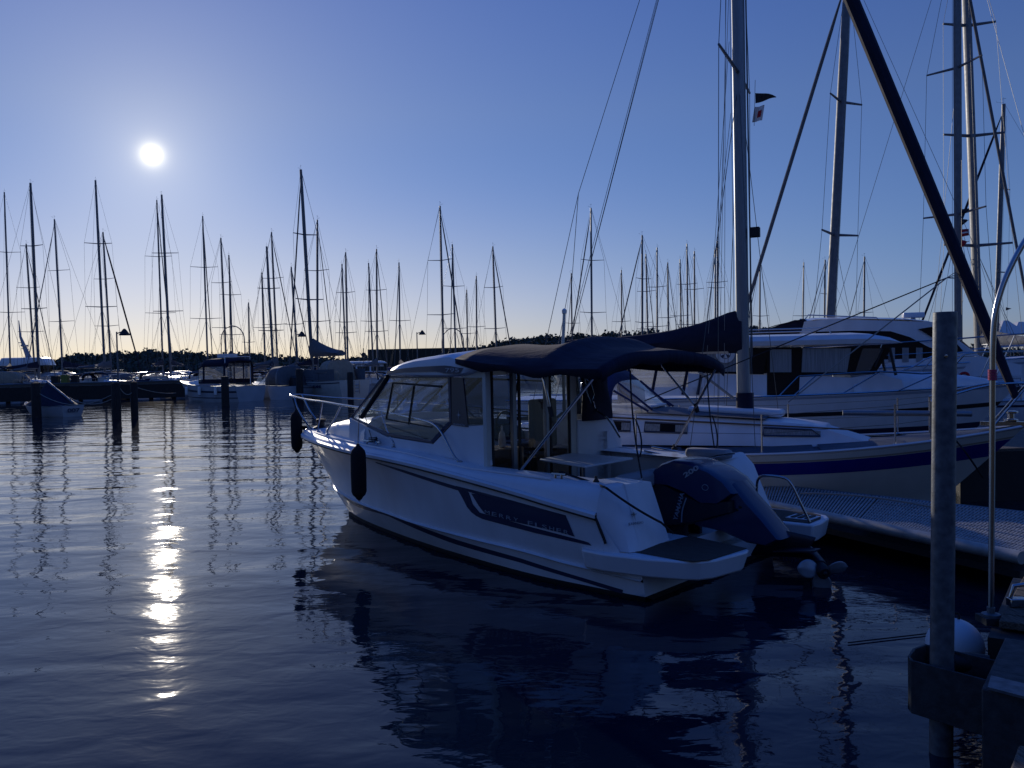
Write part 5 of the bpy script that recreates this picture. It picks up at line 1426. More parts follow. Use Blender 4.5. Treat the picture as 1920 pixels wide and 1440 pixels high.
# tx, ty (masthead), bx (foot), true height, label, forestay foot px, furled radius, cover, hood
S_ = [
 (8,360,20,12.6,'tall masted sailboat at the left edge of the photo, nearest that edge',-22,0,'canvas','canvas_beige',True),
 (49,457,66,10.4,'sailboat with a short mast leaning just left of the tall mast behind the moored dinghy',60,.035,'canvas_grey','canvas_grey',True),
 (57,343,73,13.4,'tall bare masted sailboat whose mast rises behind the small dinghy with the tent cover',90,0,'canvas','canvas',True),
 (102,411,118,11.6,'sailboat with a long black boom cover beside the grey yacht with the radar mast',99,.035,'canvas','canvas',False),
 (179,338,197,13.6,'tallest sailboat on the left, thick mast rising over the pair of timber piles',172,0,'canvas_grey','canvas',True),
 (193,435,209,11.4,'sailboat whose furled dark headsail comes down beside the left street lamp',229,.065,'canvas_grey','canvas',True),
 (294,375,306,12.6,'slimmer masted sailboat, left of the two masts standing right below the sun',288,.04,'canvas','canvas_grey',True),
 (303,365,320,12.8,'sailboat with white hood and dark upright sail bag, straight below the sun',333,0,'canvas','gel',False),
 (380,405,390,12.0,'sailboat behind the canopy cruiser, mast with two wide spreaders left of the arch',367,.04,'canvas','canvas',True),
 (414,446,425,11.0,'sailboat with dark upright sail cover just behind the canopy of the cruiser',446,0,'canvas','canvas',True),
 (429,478,437,10.8,'sailboat with the shorter mast seen inside the round gate arch on the left',409,.035,'canvas_grey','canvas',True),
 (466,567,468,8.4,'small sailboat with a very short thin mast, right of the left gate arch',480,0,'canvas','canvas',True),
 (491,511,498,9.4,'small sailboat with short plain mast, first of the three masts left of the tallest one',505,0,'canvas_grey','canvas',True),
 (500,462,513,11.2,'sailboat with a thick dark mast, middle of the three masts left of the tallest one',496,0,'canvas','canvas_grey',True),
 (509,435,521,11.4,'sailboat with slim furled sail low on its mast, last of three left of the tallest',540,.04,'canvas_grey','canvas',True),
 (546,500,560,10.2,'sailboat crossing behind the forestay of the tallest mast near the middle street lamp',575,.035,'canvas_grey','canvas',True),
 (595,412,595,12.2,'sailboat with a straight slender mast just right of the tallest mast',610,.03,'canvas','canvas',True),
 (641,495,649,10.6,'sailboat with the slightly lower mast of the close pair right of the grey sail cover',620,.03,'canvas_grey','canvas_grey',True),
 (648,473,652,11.0,'sailboat with furled white sail foot, higher of the close pair of masts',672,0,'canvas_grey','canvas',True),
 (691,493,700,10.6,'sailboat whose mast stands just left of the white wheelhouse launch radar',680,.03,'canvas','canvas',True),
 (706,467,707,11.0,'sailboat with a straight mast over the roof of the far wheelhouse launch',716,.035,'canvas_grey','canvas',True),
 (748,492,750,10.6,'sailboat with blue cover lying right of the far wheelhouse launch',729,.035,'canvas_blue','canvas_blue',True),
 (825,386,832,12.6,'sailboat with the highest mast over the cabin boat windscreen roof',871,.045,'canvas_grey','canvas',True),
 (848,458,855,11.2,'sailboat with grey sail bag hanging at the low gate arch above the cabin roof',838,.035,'canvas_grey','canvas',True),
 (875,543,877,9.0,'small sailboat with very short mast above the cabin boat roof',886,0,'canvas','canvas',True),
 (893,517,894,9.6,'sailboat with a lantern topped short mast where the wooded hill begins',905,0,'canvas','canvas',True),
 (924,462,932,11.2,'sailboat over the front of the bimini whose dark forestay slopes down to the right',966,.045,'canvas_grey','canvas',True),
 (1071,512,1073,10.6,'sailboat with short mast beside the white domed post over the wooded hill',1040,.03,'canvas','canvas',True),
 (1108,390,1110,13.0,'sailboat with the highest mast between bimini and hill, signal bits on its spreader',1068,.045,'canvas','canvas',True),
 (1165,506,1166,10.4,'sailboat with the first short mast right of the high mast over the hill',1186,.03,'canvas','canvas',True),
 (1204,441,1204,11.6,'sailboat with a tall mast and a forestay sloping left over the sail cover',1152,.045,'canvas','canvas',True),
 (1211,476,1216,11.0,'sailboat with a leaning mast close against its taller neighbour over the sail cover',1245,.03,'canvas','canvas',True),
 (1232,464,1232,11.2,'sailboat with a brownish straight mast above the middle of the navy sail cover',1262,.0,'canvas','canvas',True),
 (1252,492,1254,10.6,'sailboat with short mast and long right sloping stay above the navy sail cover',1290,.03,'canvas','canvas',True),
 (1275,486,1278,10.8,'sailboat mast standing midway between sail cover peak and the brownish mast',1300,.03,'canvas','canvas',True),
 (1288,457,1290,11.4,'sailboat with the higher mast of the pair close to the sail cover peak',1320,.03,'canvas','canvas',True),
 (1302,471,1302,11.0,'sailboat with the lower mast of the pair close to the sail cover peak',1332,0,'canvas','canvas',True),
 (1341,468,1341,11.2,'sailboat with the slimmer of two touching masts left of the big sloop mast',1318,0,'canvas','canvas',True),
 (1345,452,1345,11.4,'sailboat with the thicker of two touching masts left of the big sloop mast',1375,0,'canvas','canvas',True),
 (1425,490,1424,10.6,'sailboat showing its mast right beside the foot of the big sloop mast',1400,.03,'canvas','canvas',True),
 (1507,492,1504,10.8,'sailboat with a lone thin mast above the black aft canopy of the motor yacht',1520,0,'canvas','canvas',True),
 (1547,487,1545,11.0,'sailboat with short dark mast tight against the lit mast above the motor yachts',1512,.035,'canvas','canvas',True),
 (1621,481,1619,10.8,'sailboat with a lone thin mast above the roof of the larger motor yacht',1592,.03,'canvas','canvas',True),
]
used_l = set()
for (tx, ty, bx, H, lab, fs, fu, cov, hd, aw) in S_:
    if bx < 545: H = 2 + (yh(bx)-ty)*max(73 if bx < 350 else 70, (H-2)*1600/(yh(bx)-ty))/1600
    sailboat(tx, ty, bx, H, lab, fs, fu, cov, hd, aw, nsp=2 if H > 10.9 else 1, r=.105 if (tx, ty) in ((57,343),(179,338),(303,365),(500,462)) else .07)
# the cream sloop lying side on at left of the cabin boat
t, fr = sailboat(564, 318, 586, 14.6, 'cream sloop with tallest mast left of centre, grey hooded sail cover and beige tent', 522, .05, 'canvas_grey', 'canvas_beige', True, 'cream', 2, d=58, Ln=9.6, r=.11, hoodon=False, boom=False, group=None, fbk=1.35); tD = t
# --- named sloop hull in view in front of it (its stern towards us at right)
def craft(name, label, cat, px, d, deg, Ln, B, fa, fm, fb, mat, group=None, **k):
    c = ground(px, d); a = radians(deg); dv = Vector((cos(a), sin(a), 0)); s = c - dv*Ln*.5
    fr = Frame(s.x, s.y, a-pi/2); t = thing(name, label, cat, fr, group=group)
    hb, sz = make_hull(t, Ln, B, fa, fm, fb, M[mat], ns=16, **k)
    return t, fr, hb, sz
def outboard(t, x, z, s=1.0, cover='black'):
    m = MB().pillow([(x-.55*s, z+.15*s), (x-.50*s, z+.55*s), (x-.2*s, z+.62*s), (x-.02, z+.40*s), (x-.05, z+.05*s)], 0, .2*s); o = m.build('outboard', M[cover], t)
    MB().box((x-.36*s,-.06,z-.7*s),(x-.18*s,.06,z+.15*s)).build('outboard_leg', M['black'], o)
def screen(t, x, w, z, h=.4, rake=.35, mat='glass'):
    m = MB().poly((x,-w,z),(x,w,z),(x-rake,w*.9,z+h),(x-rake,-w*.9,z+h)); m.poly((x,-w,z),(x-rake,-w*.9,z+h),(x-1.0,-w,z+h*.8),(x-1.0,-w,z)); m.poly((x,w,z),(x-rake,w*.9,z+h),(x-1.0,w,z+h*.8),(x-1.0,w,z))
    o = m.build('windscreen', M[mat], t)
    MB().tube([(x-1.0,-w,z+h*.8),(x-rake,-w*.9,z+h),(x-rake,w*.9,z+h),(x-1.0,w,z+h*.8)], .02, 5).build('screen_rail', M['steel'], t)
def canopy(t, x0, x1, w, z0, h, mat, side=True):
    """box canopy with windows"""
    def ring(x, hh, ww): return [Vector((x, ww, z0)), Vector((x, ww*.97, z0+hh*.7)), Vector((x, ww*.80, z0+hh*.95)), Vector((x, 0, z0+hh)), Vector((x, -ww*.80, z0+hh*.95)), Vector((x, -ww*.97, z0+hh*.7)), Vector((x, -ww, z0))]
    A, Bq, C, D = ring(x0-.15, h*.9, w*.96), ring(x0, h, w), ring(x1-.5, h, w*.97), ring(x1, h*.86, w*.9)
    m = MB()
    for P, Q in ((A,Bq),(Bq,C),(C,D)): m.loft([P[1:6], Q[1:6]], closed=False)
    o = m.build('canopy_top', M[mat], t, ang=60, solid=.02)
    m = MB()
    for P, Q in ((Bq, C), (C, D)):
        for i in ((0, 1), (6, 5)):
            a, b, c, d_ = P[i[0]], Q[i[0]], Q[i[1]], P[i[1]]
            v = MB().poly(a.lerp(d_, .25).lerp(b.lerp(c, .25), .08), a.lerp(d_, .25).lerp(b.lerp(c, .25), .92), a.lerp(d_, .95).lerp(b.lerp(c, .95), .92), a.lerp(d_, .95).lerp(b.lerp(c, .95), .08))
            v.build('side_glazing', M['vinyl'], t)
            for e in ((a, b, b.lerp(c, .25), a.lerp(d_, .25)), (a, a.lerp(b, .08), d_.lerp(c, .08), d_), (a.lerp(b, .92), b, c, d_.lerp(c, .92))): m.poly(*e)
    m.build('canopy_side', M[mat], t)
    # rear and front
    v = MB().poly(*[Bq[0].lerp(Bq[6], .08)+Vector((0,0,.2*h)), Bq[0].lerp(Bq[6], .92)+Vector((0,0,.2*h)), Bq[0].lerp(Bq[6], .86)+Vector((0,0,.8*h)), Bq[0].lerp(Bq[6], .14)+Vector((0,0,.8*h))]); v.build('rear_window', M['vinyl'], t)
    for k_ in (0, .33, .66, 1): 
        p = Bq[0].lerp(Bq[6], k_); MB().tube([p, p + Vector((0, (-.03 if k_ > .5 else .03)*0, h*(.72 if k_ in (0, 1) else .95)))], .045, 5).build('canopy_post', M[mat], t)
def frame_fender(t, x, y, z):
    MB().lathe([(.02,-.35),(.09,-.30),(.10,-.1),(.09,.15),(.02,.2)], (x, y, z-.1), (0,0,1), 10).build('hull_fender', M['white'], t)

# canopy cruiser
t, fr, hb_, sz_ = craft('motor_boat', 'white cruiser with black framed canopy lying before the far jetty behind a timber pile', 'motor boat', 402, 54, 172-22, 6.4, 2.6, .95, 1.0, 1.3, 'farhull', full=2.4, rake=.8, stern=.92, stripe=[(.30,.42,M['navy'],'side_stripe'),(.72,.78,M['navy'],'boot_stripe')])
canopy(t, 1.0, 3.5, 1.12, 1.12, 1.55, 'canvas'); screen(t, 3.8, 1.05, 1.2, .75)
trunk(t, 3.6, 5.7, .90, .40, 1.05, .35, .14, M['gel'], rake1=.4)
MB().tube([(4.0,.95,1.6),(5.0,.85,1.8),(6.3,.15,1.85),(6.3,-.15,1.85),(5.0,-.85,1.8),(4.0,-.95,1.6)], .016, 6).build('bow_rail', M['steel'], t)
for x_ in (1.6, 3.0, 4.4): frame_fender(t, x_, hb_(x_/6.4)+.09, .85)
m = MB().tube([(1.1,-1.0,1.0),(1.1,-1.0,2.75),(1.1,1.0,2.75),(1.1,1.0,1.0)], .03, 6); m.box((1.6,-.45,2.72),(2.4,.45,2.95)); m.build('targa_arch', M['gel'], t)
# covered runabout with outboard
t, fr, hb_, sz_ = craft('motor_boat', 'small white runabout under a grey tent with a big black covered outboard', 'motor boat', 512, 57, 132, 5.4, 2.3, .85, .88, 1.1, 'farhull', full=2.4, rake=.7, stern=.94)
arched(t, .35, 2.6, 1.0, .88, 1.25, M['canvas_grey'], 'tent_cover', lean=.8, n=10); outboard(t, .05, .55, 1.5)
screen(t, 3.6, .85, 1.05, .45)
# fittings of the cream sloop
def hbD(x): return interp([(0,1.05),(2,1.3),(4.3,1.47),(6,1.30),(9.6,.05)], x)
zD = .085*9.6*1.35
arched(tD, 1.9, 3.7, 1.0, zD+.05, 1.30, M['canvas_beige'], 'cockpit_tent', lean=.8, n=12)
for sy in (1, -1):
    m = MB().prism([(.6, sy*1.10, zD+.05), (4.6, sy*1.44, zD+.02), (4.6, sy*1.44, zD+.72), (.6, sy*1.10, zD+.75)], (0, .02, 0)); m.build('spray_dodger', M['canvas_grey'], tD)
text_mesh('name_lettering', 'WILHELMINE', .24, Vector((3.6, 1.455, zD-.42)), (-1,-.08,0), (0,0,1), M['graphic'], tD, width=1.6, bold=.012)
m = MB()
for yy in (-.3, .05): m.tube([(-.04, yy, zD), (-.04, yy, .3)], .02, 5)
for zz in (.45,.65,.85): m.tube([(-.04,-.3,zz),(-.04,.05,zz)], .018, 5)
m.build('stern_ladder', M['steel'], tD)
boom_cover(tD, 5.70, 2.75, 4.2, M['canvas_grey'], h0=.85, h1=.46, w=.34)

# far wheelhouse launch
t, fr, hb_, sz_ = craft('motor_boat', 'white wheelhouse launch with blue cabin glass and radar, beyond the cream sailboat', 'motor boat', 706, 76, 8, 7.4, 2.7, 1.0, 1.05, 1.35, 'farhull', full=2.6, stripe=[(.2,.25,M['navy'],'side_stripe')])
sp = trunk(t, .6, 5.3, 1.1, .95, 1.0, 1.25, 1.15, M['gel'], rake1=1.0, name='wheelhouse')
for sy in (1, -1):
    trunk_window(t, sp, .8, 1.9, .48, .82, sy, frame=False); trunk_window(t, sp, 2.05, 3.1, .48, .82, sy, frame=False); trunk_window(t, sp, 3.25, 4.6, .48, .82, sy, frame=False)
roofslab(t, .4, 4.7, 1.1, 2.22, 2.4, M['gel'])
m = MB().tube([(2.6,0,2.4),(2.6,0,3.6)], .04, 6); m.ball((2.6,-.5,3.0), .22, 8, 6).ball((2.6,.5,3.0), .22, 8, 6); m.tube([(2.6,-.6,2.9),(2.6,.6,2.9)], .03, 5); m.build('radar_mast', M['black'], t)
# dinghy with tent cover, '007' on the transom
t, fr, hb_, sz_ = craft('dinghy', 'small open sailing dinghy under a dark tent cover, in front of the far jetty', 'dinghy', 90, 39.5, 172-22, 3.7, 1.7, .50, .46, .62, 'farhull', full=2.0, rake=.5, stern=.62, sterncut=.1)
rows = []
for x, zt, w_ in ((.15,.55,.50),(.7,.95,.70),(1.9,1.55,.82),(2.0,1.55,.82),(2.6,.95,.70),(3.3,.66,.40)):
    rows.append([Vector((x, w_, .50)), Vector((x, w_*.5, .5+(zt-.5)*.55)), Vector((x, 0, zt)), Vector((x, -w_*.5, .5+(zt-.5)*.55)), Vector((x, -w_, .50))])
MB().loft(rows, closed=False).build('tent_cover', M['canvas'], t, ang=60)
MB().tube([(0.0,0,.62),(1.95,0,1.60)], .045, 8).build('boom', M['alu'], t)
text_mesh('transom_number', '007', .24, Vector((-.012, .30, .20)), (0,-1,0), (0,0,1), M['graphic'], t, width=.60, bold=.006)
# wheelhouse yacht far left
t, fr, hb_, sz_ = craft('motor_yacht', 'grey motor yacht with dark wheelhouse band and leaning radar mast, far left background', 'motor yacht', 52, 84, 10, 9.5, 3.4, 1.4, 1.5, 1.9, 'greyhull', full=2.6)
trunk(t, 1.2, 8.2, 1.4, 1.0, 1.35, .75, .7, M['greyhull'], rake1=.5)
MB().box((3.2,-1.25,2.05),(6.6,1.25,2.75)).build('wheelhouse_glass', M['smokeopaque'], t)
roofslab(t, 2.6, 7.0, 1.4, 2.76, 3.5, M['gel'])
m = MB().tube([(4.9,0,3.5),(4.2,0,5.6),(4.1,0,7.2)], [.28,.12,.04], 8); m.tube([(4.6,-.9,4.4),(4.6,.9,4.4)], .04, 5); m.tube([(4.3,-.7,5.0),(4.3,.7,5.0)], .04, 5); m.box((4.4,-.6,4.65),(4.7,.6,4.8)); m.build('radar_mast', M['greyhull'], t)
# small craft behind the jetty
specs = [(34, 72, 100, 8.6, 'farhull', 'canvas_beige', 'white boat with cream edged tent behind the jetty at the left edge'),
         (185, 68, 20, 7.6, 'navy', None, 'low navy hulled bowrider with wide bright windscreen behind the jetty'),
         (246, 74, 75, 7.0, 'greyhull', 'canvas_grey', 'grey boat with cluttered rails between bowrider and white hooded sailboat'),
         (112, 76, 120, 7.4, 'farhull', None, 'pale open boat with bright screen behind the dark jetty box'),
         (282, 72, 60, 7.2, 'farhull', None, 'pale boat with chrome screen left of the white hooded sailboat'),
         (345, 70, 150, 6.4, 'farhull', None, 'small pale boat with open deck just left of the canopy cruiser stern arch'),
         (603, 74, 95, 7.2, 'farhull', 'canvas', 'small white boat with dark tent behind the boom of the cream sloop'),
         (655, 84, 20, 7.4, 'navy', 'canvas', 'low dark boat right of the cream sloop stern'),
         (150, 92, 5, 9.0, 'farhull', 'canvas', 'long pale boat far behind the navy bowrider'),
         (960, 80, 10, 7.8, 'farhull', 'canvas', 'pale boat hidden mostly behind the main bimini'),
         (472, 74, 60, 8.4, 'gel', 'canvas_grey', 'low white boat with chromed roof bars right behind the canopy cruiser'),
         (545, 78, 100, 8.0, 'gel', 'canvas', 'small white cabin boat with bright front pane under the middle street lamp'),
         (770, 84, 15, 6.4, 'navy', 'canvas_blue', 'boat under bright blue covers right of the far wheelhouse launch'),
         (836, 92, 200, 6.6, 'gel', 'canvas_blue', 'boat with blue cover under the low breakwater above the windscreen'),
         (868, 52, 12, 7.6, 'gel', 'canvas', 'boat with dark tent top peeping over the cabin boat roof'),
         (1893, 37, 165, 6.8, 'gel', 'canvas_grey', 'white boat with grey tent just right of the arch pole'),
         (1945, 30, 172, 7.6, 'gel', 'canvas', 'white sports cruiser with dark screen cut off by the right edge')]
for (px, d, deg, Ln, hm, cv, lab) in specs:
    t, fr, hb_, sz_ = craft('motor_boat', lab, 'motor boat', px, d, deg, Ln, Ln*.36, .14*Ln, .145*Ln, .18*Ln, hm, full=2.5, stripe=[(.15,.2,M['greyhull'],'side_stripe')], group='small motor boats around the far jetty')
    trunk(t, Ln*.55, Ln*.88, Ln*.13, Ln*.06, .14*Ln, .28, .12, M['gel' if hm != 'greyhull' else 'greyhull'], rake1=.4, n=4)
    if cv: arched(t, Ln*.12, Ln*.52, Ln*.15, .145*Ln, .95, M[cv], 'tent_cover', lean=.8, n=8)
    screen(t, Ln*.66 if not cv else Ln*.64, Ln*.145, .15*Ln, .5)
    MB().tube([(Ln*.6, Ln*.14, .16*Ln+.5),(Ln*.85, Ln*.09, .18*Ln+.5),(Ln, 0, .18*Ln+.55),(Ln*.85,-Ln*.09,.18*Ln+.5),(Ln*.6,-Ln*.14,.16*Ln+.5)], .02, 5).build('bow_rail', M['steel'], t)

# masts close behind the motor yachts on the right
t, fr = sailboat(1590, -60, 1550, 13.4, 'sailboat with the broad sunlit mast and black furled headsail sloping left, behind the motor yachts', 1400, .055, 'canvas', 'canvas', True, 'gel', 2, d=25, Ln=9.5, r=.105, wr=.006, group=None)
t, fr = sailboat(1794, -150, 1797, 14, 'sailboat with the left one of two thick masts at right, pennants on its shroud', 2010, .045, 'canvas_grey', 'canvas', True, 'navy', 2, d=26, Ln=10, r=.10, wr=.006, group=None)
t, fr = sailboat(1806, -160, 1837, 15.5, 'sailboat with the right one of two thick masts, leaning left at its head', 1850, 0, 'canvas_grey', 'canvas', True, 'navy', 3, d=29, Ln=10.5, r=.135, wr=.006, group=None)
t, fr = sailboat(1882, 195, 1866, 14, 'sailboat behind the arch pole with a black furled sail sloping left', 1745, .06, 'canvas', 'canvas', True, 'gel', 2, r=.085, wr=.007, group=None)
for k, (py, mat_, lab) in enumerate(((392,'black','uppermost small dark pennant on the shroud between the two thick masts'),(410,'black','second dark swallow tailed pennant between the two thick masts'),(430,'red','small red and white cross flag between the two thick masts'),(450,'red','lowest small red flag between the two thick masts'))):
    p = at(1803, py, 'y', 25.3)
    r_ = [[p + Vector((.045*j, .03*sin(j*1.3+k), -.05*(j/5)*(1 if k % 2 else -.3))), p + Vector((.045*j, .03*sin(j*1.3+k), -.22+.04*j*(1 if k != 2 else .2)))] for j in range(6)]
    f_ = tag(MB().loft(r_, closed=False).build('pennant', M[mat_], solid=.004), lab, 'flag', 'signal flags between the thick masts')
    if k == 2:
        MB().loft([[q[0].lerp(q[1], .40) + Vector((0,-.02,0)), q[0].lerp(q[1], .60) + Vector((0,-.02,0))] for q in r_], closed=False).build('white_cross', M['white'], f_)
tag(MB().tube([at(1803,300,'y',25.3), at(1803,590,'y',25.3)], .006, 4).build('flag_halyard', M['wire']), 'thin halyard with four small flags between the two thick masts', 'halyard')

# --- jetty, piles, lamps, gate arches
jt = thing('jetty', 'long dark timber jetty crossing behind the piles on the left', 'jetty')
j0, j1 = ground(-60, 58), ground(345, 61); jd = (j1-j0).normalized(); js_ = Vector((-jd.y, jd.x, 0))
z1_ = 1.22; a, b = j0 + Vector((0,0,z1_)), j1 + Vector((0,0,z1_))
MB().prism([a, b, b + js_*2.2, a + js_*2.2], (0,0,-.16)).build('walkway', M['wood'], jt, bevel=.02)
m = MB(); n = 9
MB().prism([a + Vector((0,0,-.17)), b + Vector((0,0,-.17)), b + js_*.12 + Vector((0,0,-.17)), a + js_*.12 + Vector((0,0,-.17))], (0,0,-.98)).build('skirt_boards', M['pilewood'], jt)
MB().tube([a + Vector((0,0,.03)), b + Vector((0,0,.03))], .035, 6).build('edge_tube', M['galv'], jt)
for i in range(n):
    p = a.lerp(b, (i+.5)/n) + js_*.3; MB().lathe([(.15,-z1_-.4),(.15,-.17)], p, (0,0,1), 10).build('support_pile', M['pilewood'], jt)
jb = thing('jetty', 'second stretch of dark jetty seen between the moored boats near the centre', 'jetty')
a, b = ground(430, 62) + Vector((0,0,1.3)), ground(820, 74) + Vector((0,0,1.3))
MB().prism([a, b, b + Vector((-.2,2,0)), a + Vector((-.2,2,0))], (0,0,-.9)).build('walkway', M['wood'], jb)
bx_i = 0
for px, c_, lab in ((104,'black','black plastic bin on the jetty left of the yellow green post'),(122,'tankgreen','yellow green service post standing on the jetty'),(140,'black','dark box on the jetty right of the yellow green post')):
    if c_ == 'tankgreen': M['tankgreen'] = principled('yellow_green_paint', (.16,.18,.03), .6)
    q = ground(px, 60) + Vector((0,0,1.223)); o = MB().box((-.24,-.2,0),(.24,.2,.55 if c_ == 'black' else .62)); o = tag(o.build('service_post' if c_ != 'black' else 'dock_box', M[c_], bevel=.03), lab, 'box' if c_ == 'black' else 'post'); o.location = q
piles = [(66, 718, 38, .20, 'thick timber pile in front of the moored dinghy'), (216, 718, 35.5, .185, 'left timber pile of the close pair in open water'), (250, 716, 36, .15, 'right timber pile of the close pair in open water'),
         (421, 706, 46, .21, 'timber pile standing before the canopy cruiser'), (561, 692, 53, .23, 'timber pile just left of the boat bow rail'), (656, 698, 52, .19, 'timber pile beside the stern of the cream sailboat')]
for px, ty, d, r_, lab in piles:
    g = ground(px, d); tp_ = at(px, ty, 'y', d)
    p = tag(MB().lathe([(r_,-.8),(r_*.98,.5),(r_*.95,tp_.z-.03),(r_*.86,tp_.z),(.0,tp_.z+.02)], (0,0,0), (0,0,1), 18).build('timber_pile', M['pilewood']), lab, 'pile', 'timber mooring piles'); p.location = g
def rope(a, b, s, lab, mat='rope', r=.018): tag(MB().tube(sag(a, b, s, 12), r, 5).build('mooring_line', M[mat]), lab, 'mooring line')
rope(at(222,722,'y',35.6), at(249,734,'y',35.9), .25, 'slack rope looped between the close pair of timber piles')
rope(at(258,727,'y',36.1), at(330,737,'y',52), .10, 'pale mooring line from the right pile to the canopy cruiser bow')
rope(at(74,738,'y',38), at(208,741,'y',35.6), .45, 'long slack line from the dinghy pile to the pair of piles')
rope(at(130,745,'y',39), at(216,745,'y',35.4), .30, 'lower slack line from the dinghy stern to the pair of piles')
def lamp(px, ty, d, lab):
    g = ground(px, d); h = at(px, ty, 'y', d).z
    t = thing('street_lamp', lab, 'street lamp', loc=g, group='lamps on the far jetties')
    MB().lathe([(.055,0),(.04,h)], n=8).build('lamp_pole', M['mastdark'], t)
    MB().tube([(0,0,h-.1),(.35,0,h+.02)], .03, 6).build('lamp_arm', M['mastdark'], t)
    MB().lathe([(.04,.22),(.10,.16),(.30,-.12),(.28,-.14),(.0,-.10)], (.42,0,h-.06), (0,0,1), 12).build('lamp_shade', M['black'], t)
lamp(221, 622, 46, 'street lamp with conical hood beside the tall mast on the left')
lamp(556, 626, 58, 'street lamp with conical hood left of the tallest mast')
lamp(783, 623, 68, 'street lamp with conical hood alone above the cabin boat')
def gate(px, w, ty, d, lab):
    g = ground(px, d); zt = at(px, ty, 'y', d).z; hw = w/2/1600*d
    m = MB().tube([(-hw,0,1.3),(-hw,0,zt-hw*1.2)] + [(-hw*cos(pi*k/14), 0, zt-hw*1.2+hw*1.2*sin(pi*k/14)) for k in range(1, 14)] + [(hw,0,zt-hw*1.2),(hw,0,1.3)], .035, 6)
    o = tag(m.build('gate_arch', M['mastdark']), lab, 'arch', 'round gate arches on the jetties'); o.location = g
gate(438, 44, 611, 60, 'thin round gate arch on the jetty behind the canopy cruiser')
gate(850, 40, 616, 62, 'thin round gate arch above the cabin boat roof')
# domed white post over the hill
dm = thing('domed_post', 'slanting post with a white dome on top, in front of the wooded hill', 'post', loc=ground(1052, 50))
zz = at(1058, 587, 'y', 50)
MB().tube([(0,0,1.2),(zz.x-ground(1052,50).x,0,zz.z)], .09, 8).build('post', M['cream'], dm)
MB().lathe([(.02,0),(.14,.02),(.15,.22),(.08,.30),(.0,.33)], (zz.x-ground(1052,50).x,0,zz.z-.05), (0,0,1), 12).build('dome', M['white'], dm)
# tents beyond the right side
for px, w_, d, lab in ((1884, 3.2, 95, 'small white pointed tent roof right of the arch pole'), (1912, 3.6, 100, 'white pointed tent roof at the right edge')):
    g = ground(px, d); t = thing('party_tent', lab, 'tent', loc=g)
    MB().loft([[Vector((x, y, 4.1)) for x, y in ((-w_/2,-w_/2),(w_/2,-w_/2),(w_/2,w_/2),(-w_/2,w_/2))], [Vector((x*.15, y*.15, 5.6)) for x, y in ((-w_/2,-w_/2),(w_/2,-w_/2),(w_/2,w_/2),(-w_/2,w_/2))]]).build('tent_roof', M['tent'], t)
    for x in (-w_/2, w_/2): 
        for y in (-w_/2, w_/2): MB().tube([(x*.97,y*.97,1),(x*.97,y*.97,4.1)], .04, 5).build('tent_leg', M['alu'], t)
p = at(1886, 576, 'y', 70); tag(MB().prism([p, p + Vector((.5,.05,-.12)), p + Vector((0,0,-.28))], (0,.02,0)).build('pennant', M['navy']), 'small dark pennant high above the white tents', 'flag')

# --- land: low wooded shore and the hill
SKY_ = [(-250,664),(0,668),(60,668),(110,663),(128,656),(160,654),(205,652),(235,648),(275,649),(300,645),(325,652),(370,650),(400,655),(440,651),(470,652),(500,656),(545,660),(590,662),(640,661),(700,660),(740,657),(770,655)]
HILL_ = [(870,652),(888,647),(905,639),(940,629),(985,621),(1040,618),(1110,616),(1170,613),(1250,609),(1300,606),(1360,603),(1420,602),(1460,606),(1510,612),(1580,622),(1680,632),(1800,642),(1950,650)]
M['soil'] = principled('shore_ground', (.035, .035, .028), .95, noise=.3, nscale=.05)
def ridge(tab, d, depth, name):
    rows = []
    x0, x1 = tab[0][0], tab[-1][0]; n = 70
    for i in range(n+1):
        px = x0+(x1-x0)*i/n; g = ground(px, d); z = max(at(px, interp(tab, px), 'y', d).z - 3.5*d/300, .6)
        k = d/300
        rows.append([g + Vector((0,-depth*.6*k,-.5)), g + Vector((0,-depth*.45*k,z*.35)), g + Vector((0,0,z)), g + Vector((0,depth*k,z*.8)), g + Vector((0,depth*2*k,-.5))])
    return MB().loft(rows, closed=False).build(name, M['soil'], kind='structure')
ridge(SKY_, 430, 40, 'far_shore'); ridge(HILL_, 300, 60, 'hill')
def foliage():
    m = principled('woodland_foliage', (.075, .090, .070), .9, noise=.6, nscale=.25, alt=(.040, .050, .045)); return m  # leaf colour lightened and blued in place of distance haze
M['woods'] = foliage()
rnd = random.Random(3)
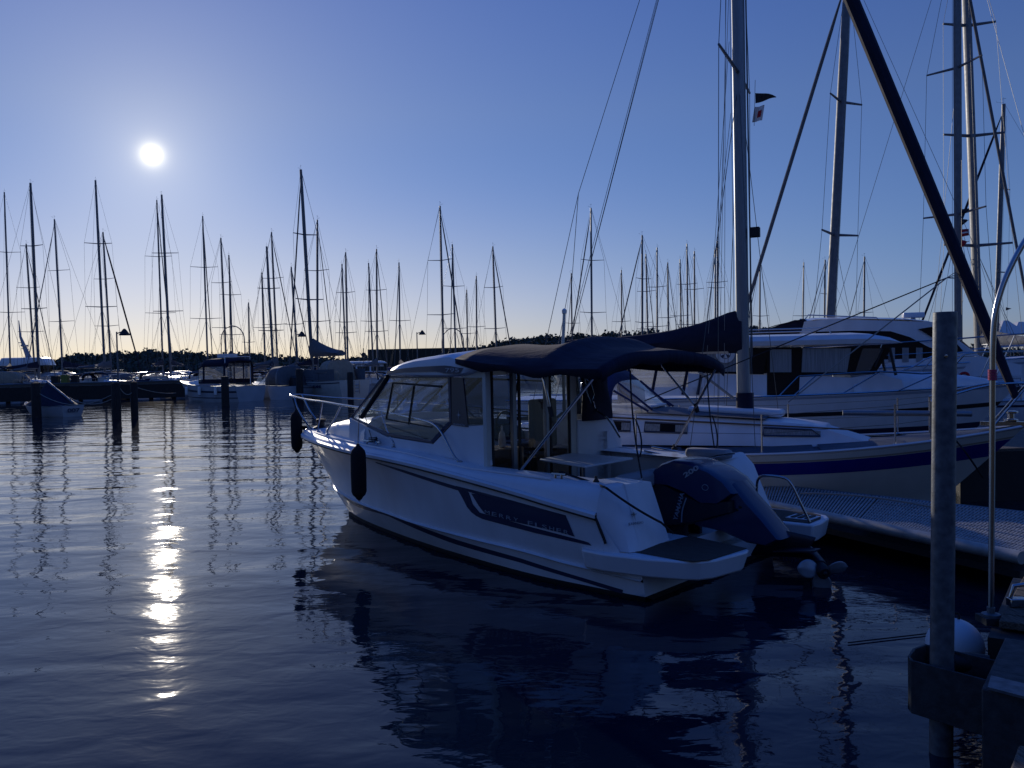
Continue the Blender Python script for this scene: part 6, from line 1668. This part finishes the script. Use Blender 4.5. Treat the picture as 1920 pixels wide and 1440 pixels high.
def woods(tab, d, name, n, size, depth):
    V, Fc = [], []
    for _ in range(n):
        px = tab[0][0] + (tab[-1][0]-tab[0][0])*rnd.random(); t = rnd.random(); dd = d + depth*(rnd.random()-.75)
        topz = at(px, interp(tab, px), 'y', d).z; k = 1 - (1-t)**2
        lump = 1.0*sin(px*.21)+.8*sin(px*.093+1)+.6*sin(px*.47+2)
        zc = max(.8, (topz-size*1.25)*(.12+.88*k) + lump*size*.2*(k)); yy = d + depth*(k-.9) + rnd.uniform(-2, 2)
        g = ground(px, d); c = Vector((g.x, yy, zc))
        s = size*rnd.uniform(.55, 1.1)
        for q in range(20):                                     # a clump of small leafy facets
            o = c + Vector((rnd.gauss(0,.5), rnd.gauss(0,.5), rnd.gauss(0,.26)))*s
            a = Vector((rnd.uniform(-1,1), rnd.uniform(-1,1), rnd.uniform(-1,1))).normalized(); b = a.orthogonal().normalized(); w_ = a.cross(b)
            r = s*rnd.uniform(.10, .26); i0 = len(V)
            V.extend([o + b*r, o + w_*r, o - b*r*.8, o - w_*r*.9]); Fc.append((i0, i0+1, i0+2, i0+3))
    me = bpy.data.meshes.new(name); me.from_pydata([tuple(v) for v in V], [], Fc); me.materials.append(M['woods'])
    o = bpy.data.objects.new(name, me); COL.objects.link(o); tag(o, kind='stuff')
    return o
o = woods(SKY_, 430, 'far_woods', 5200, 4.4, 34); tag(o, 'low dark wood along the far left shore', 'woods')
o = woods(HILL_, 300, 'hill_woods', 6500, 3.2, 46); tag(o, 'dark wood covering the hill behind the masts', 'woods')
# unseen shore added behind the viewpoint to block low sky light
rows = []
for i in range(40):
    x = -150 + 300*i/39; h = 13 + 3*sin(i*.9) + 2*sin(i*2.3)
    rows.append([Vector((x, -34, -.5)), Vector((x, -36, h*.7)), Vector((x, -42, h)), Vector((x, -59, -.5))])
MB().loft(rows, closed=False).build('unseen_shade_shore', M['soil'], kind='structure')
# low breakwater and quay sheds between the two
bk0, bk1 = ground(690, 210), ground(930, 210)
zb_ = at(800, 653, 'y', 210).z
MB().prism([bk0 + Vector((0,0,-.5)), bk1 + Vector((0,0,-.5)), bk1 + Vector((0,0,zb_)), bk0 + Vector((0,0,zb_))], (0,6,0)).build('breakwater', M['soil'], kind='structure')
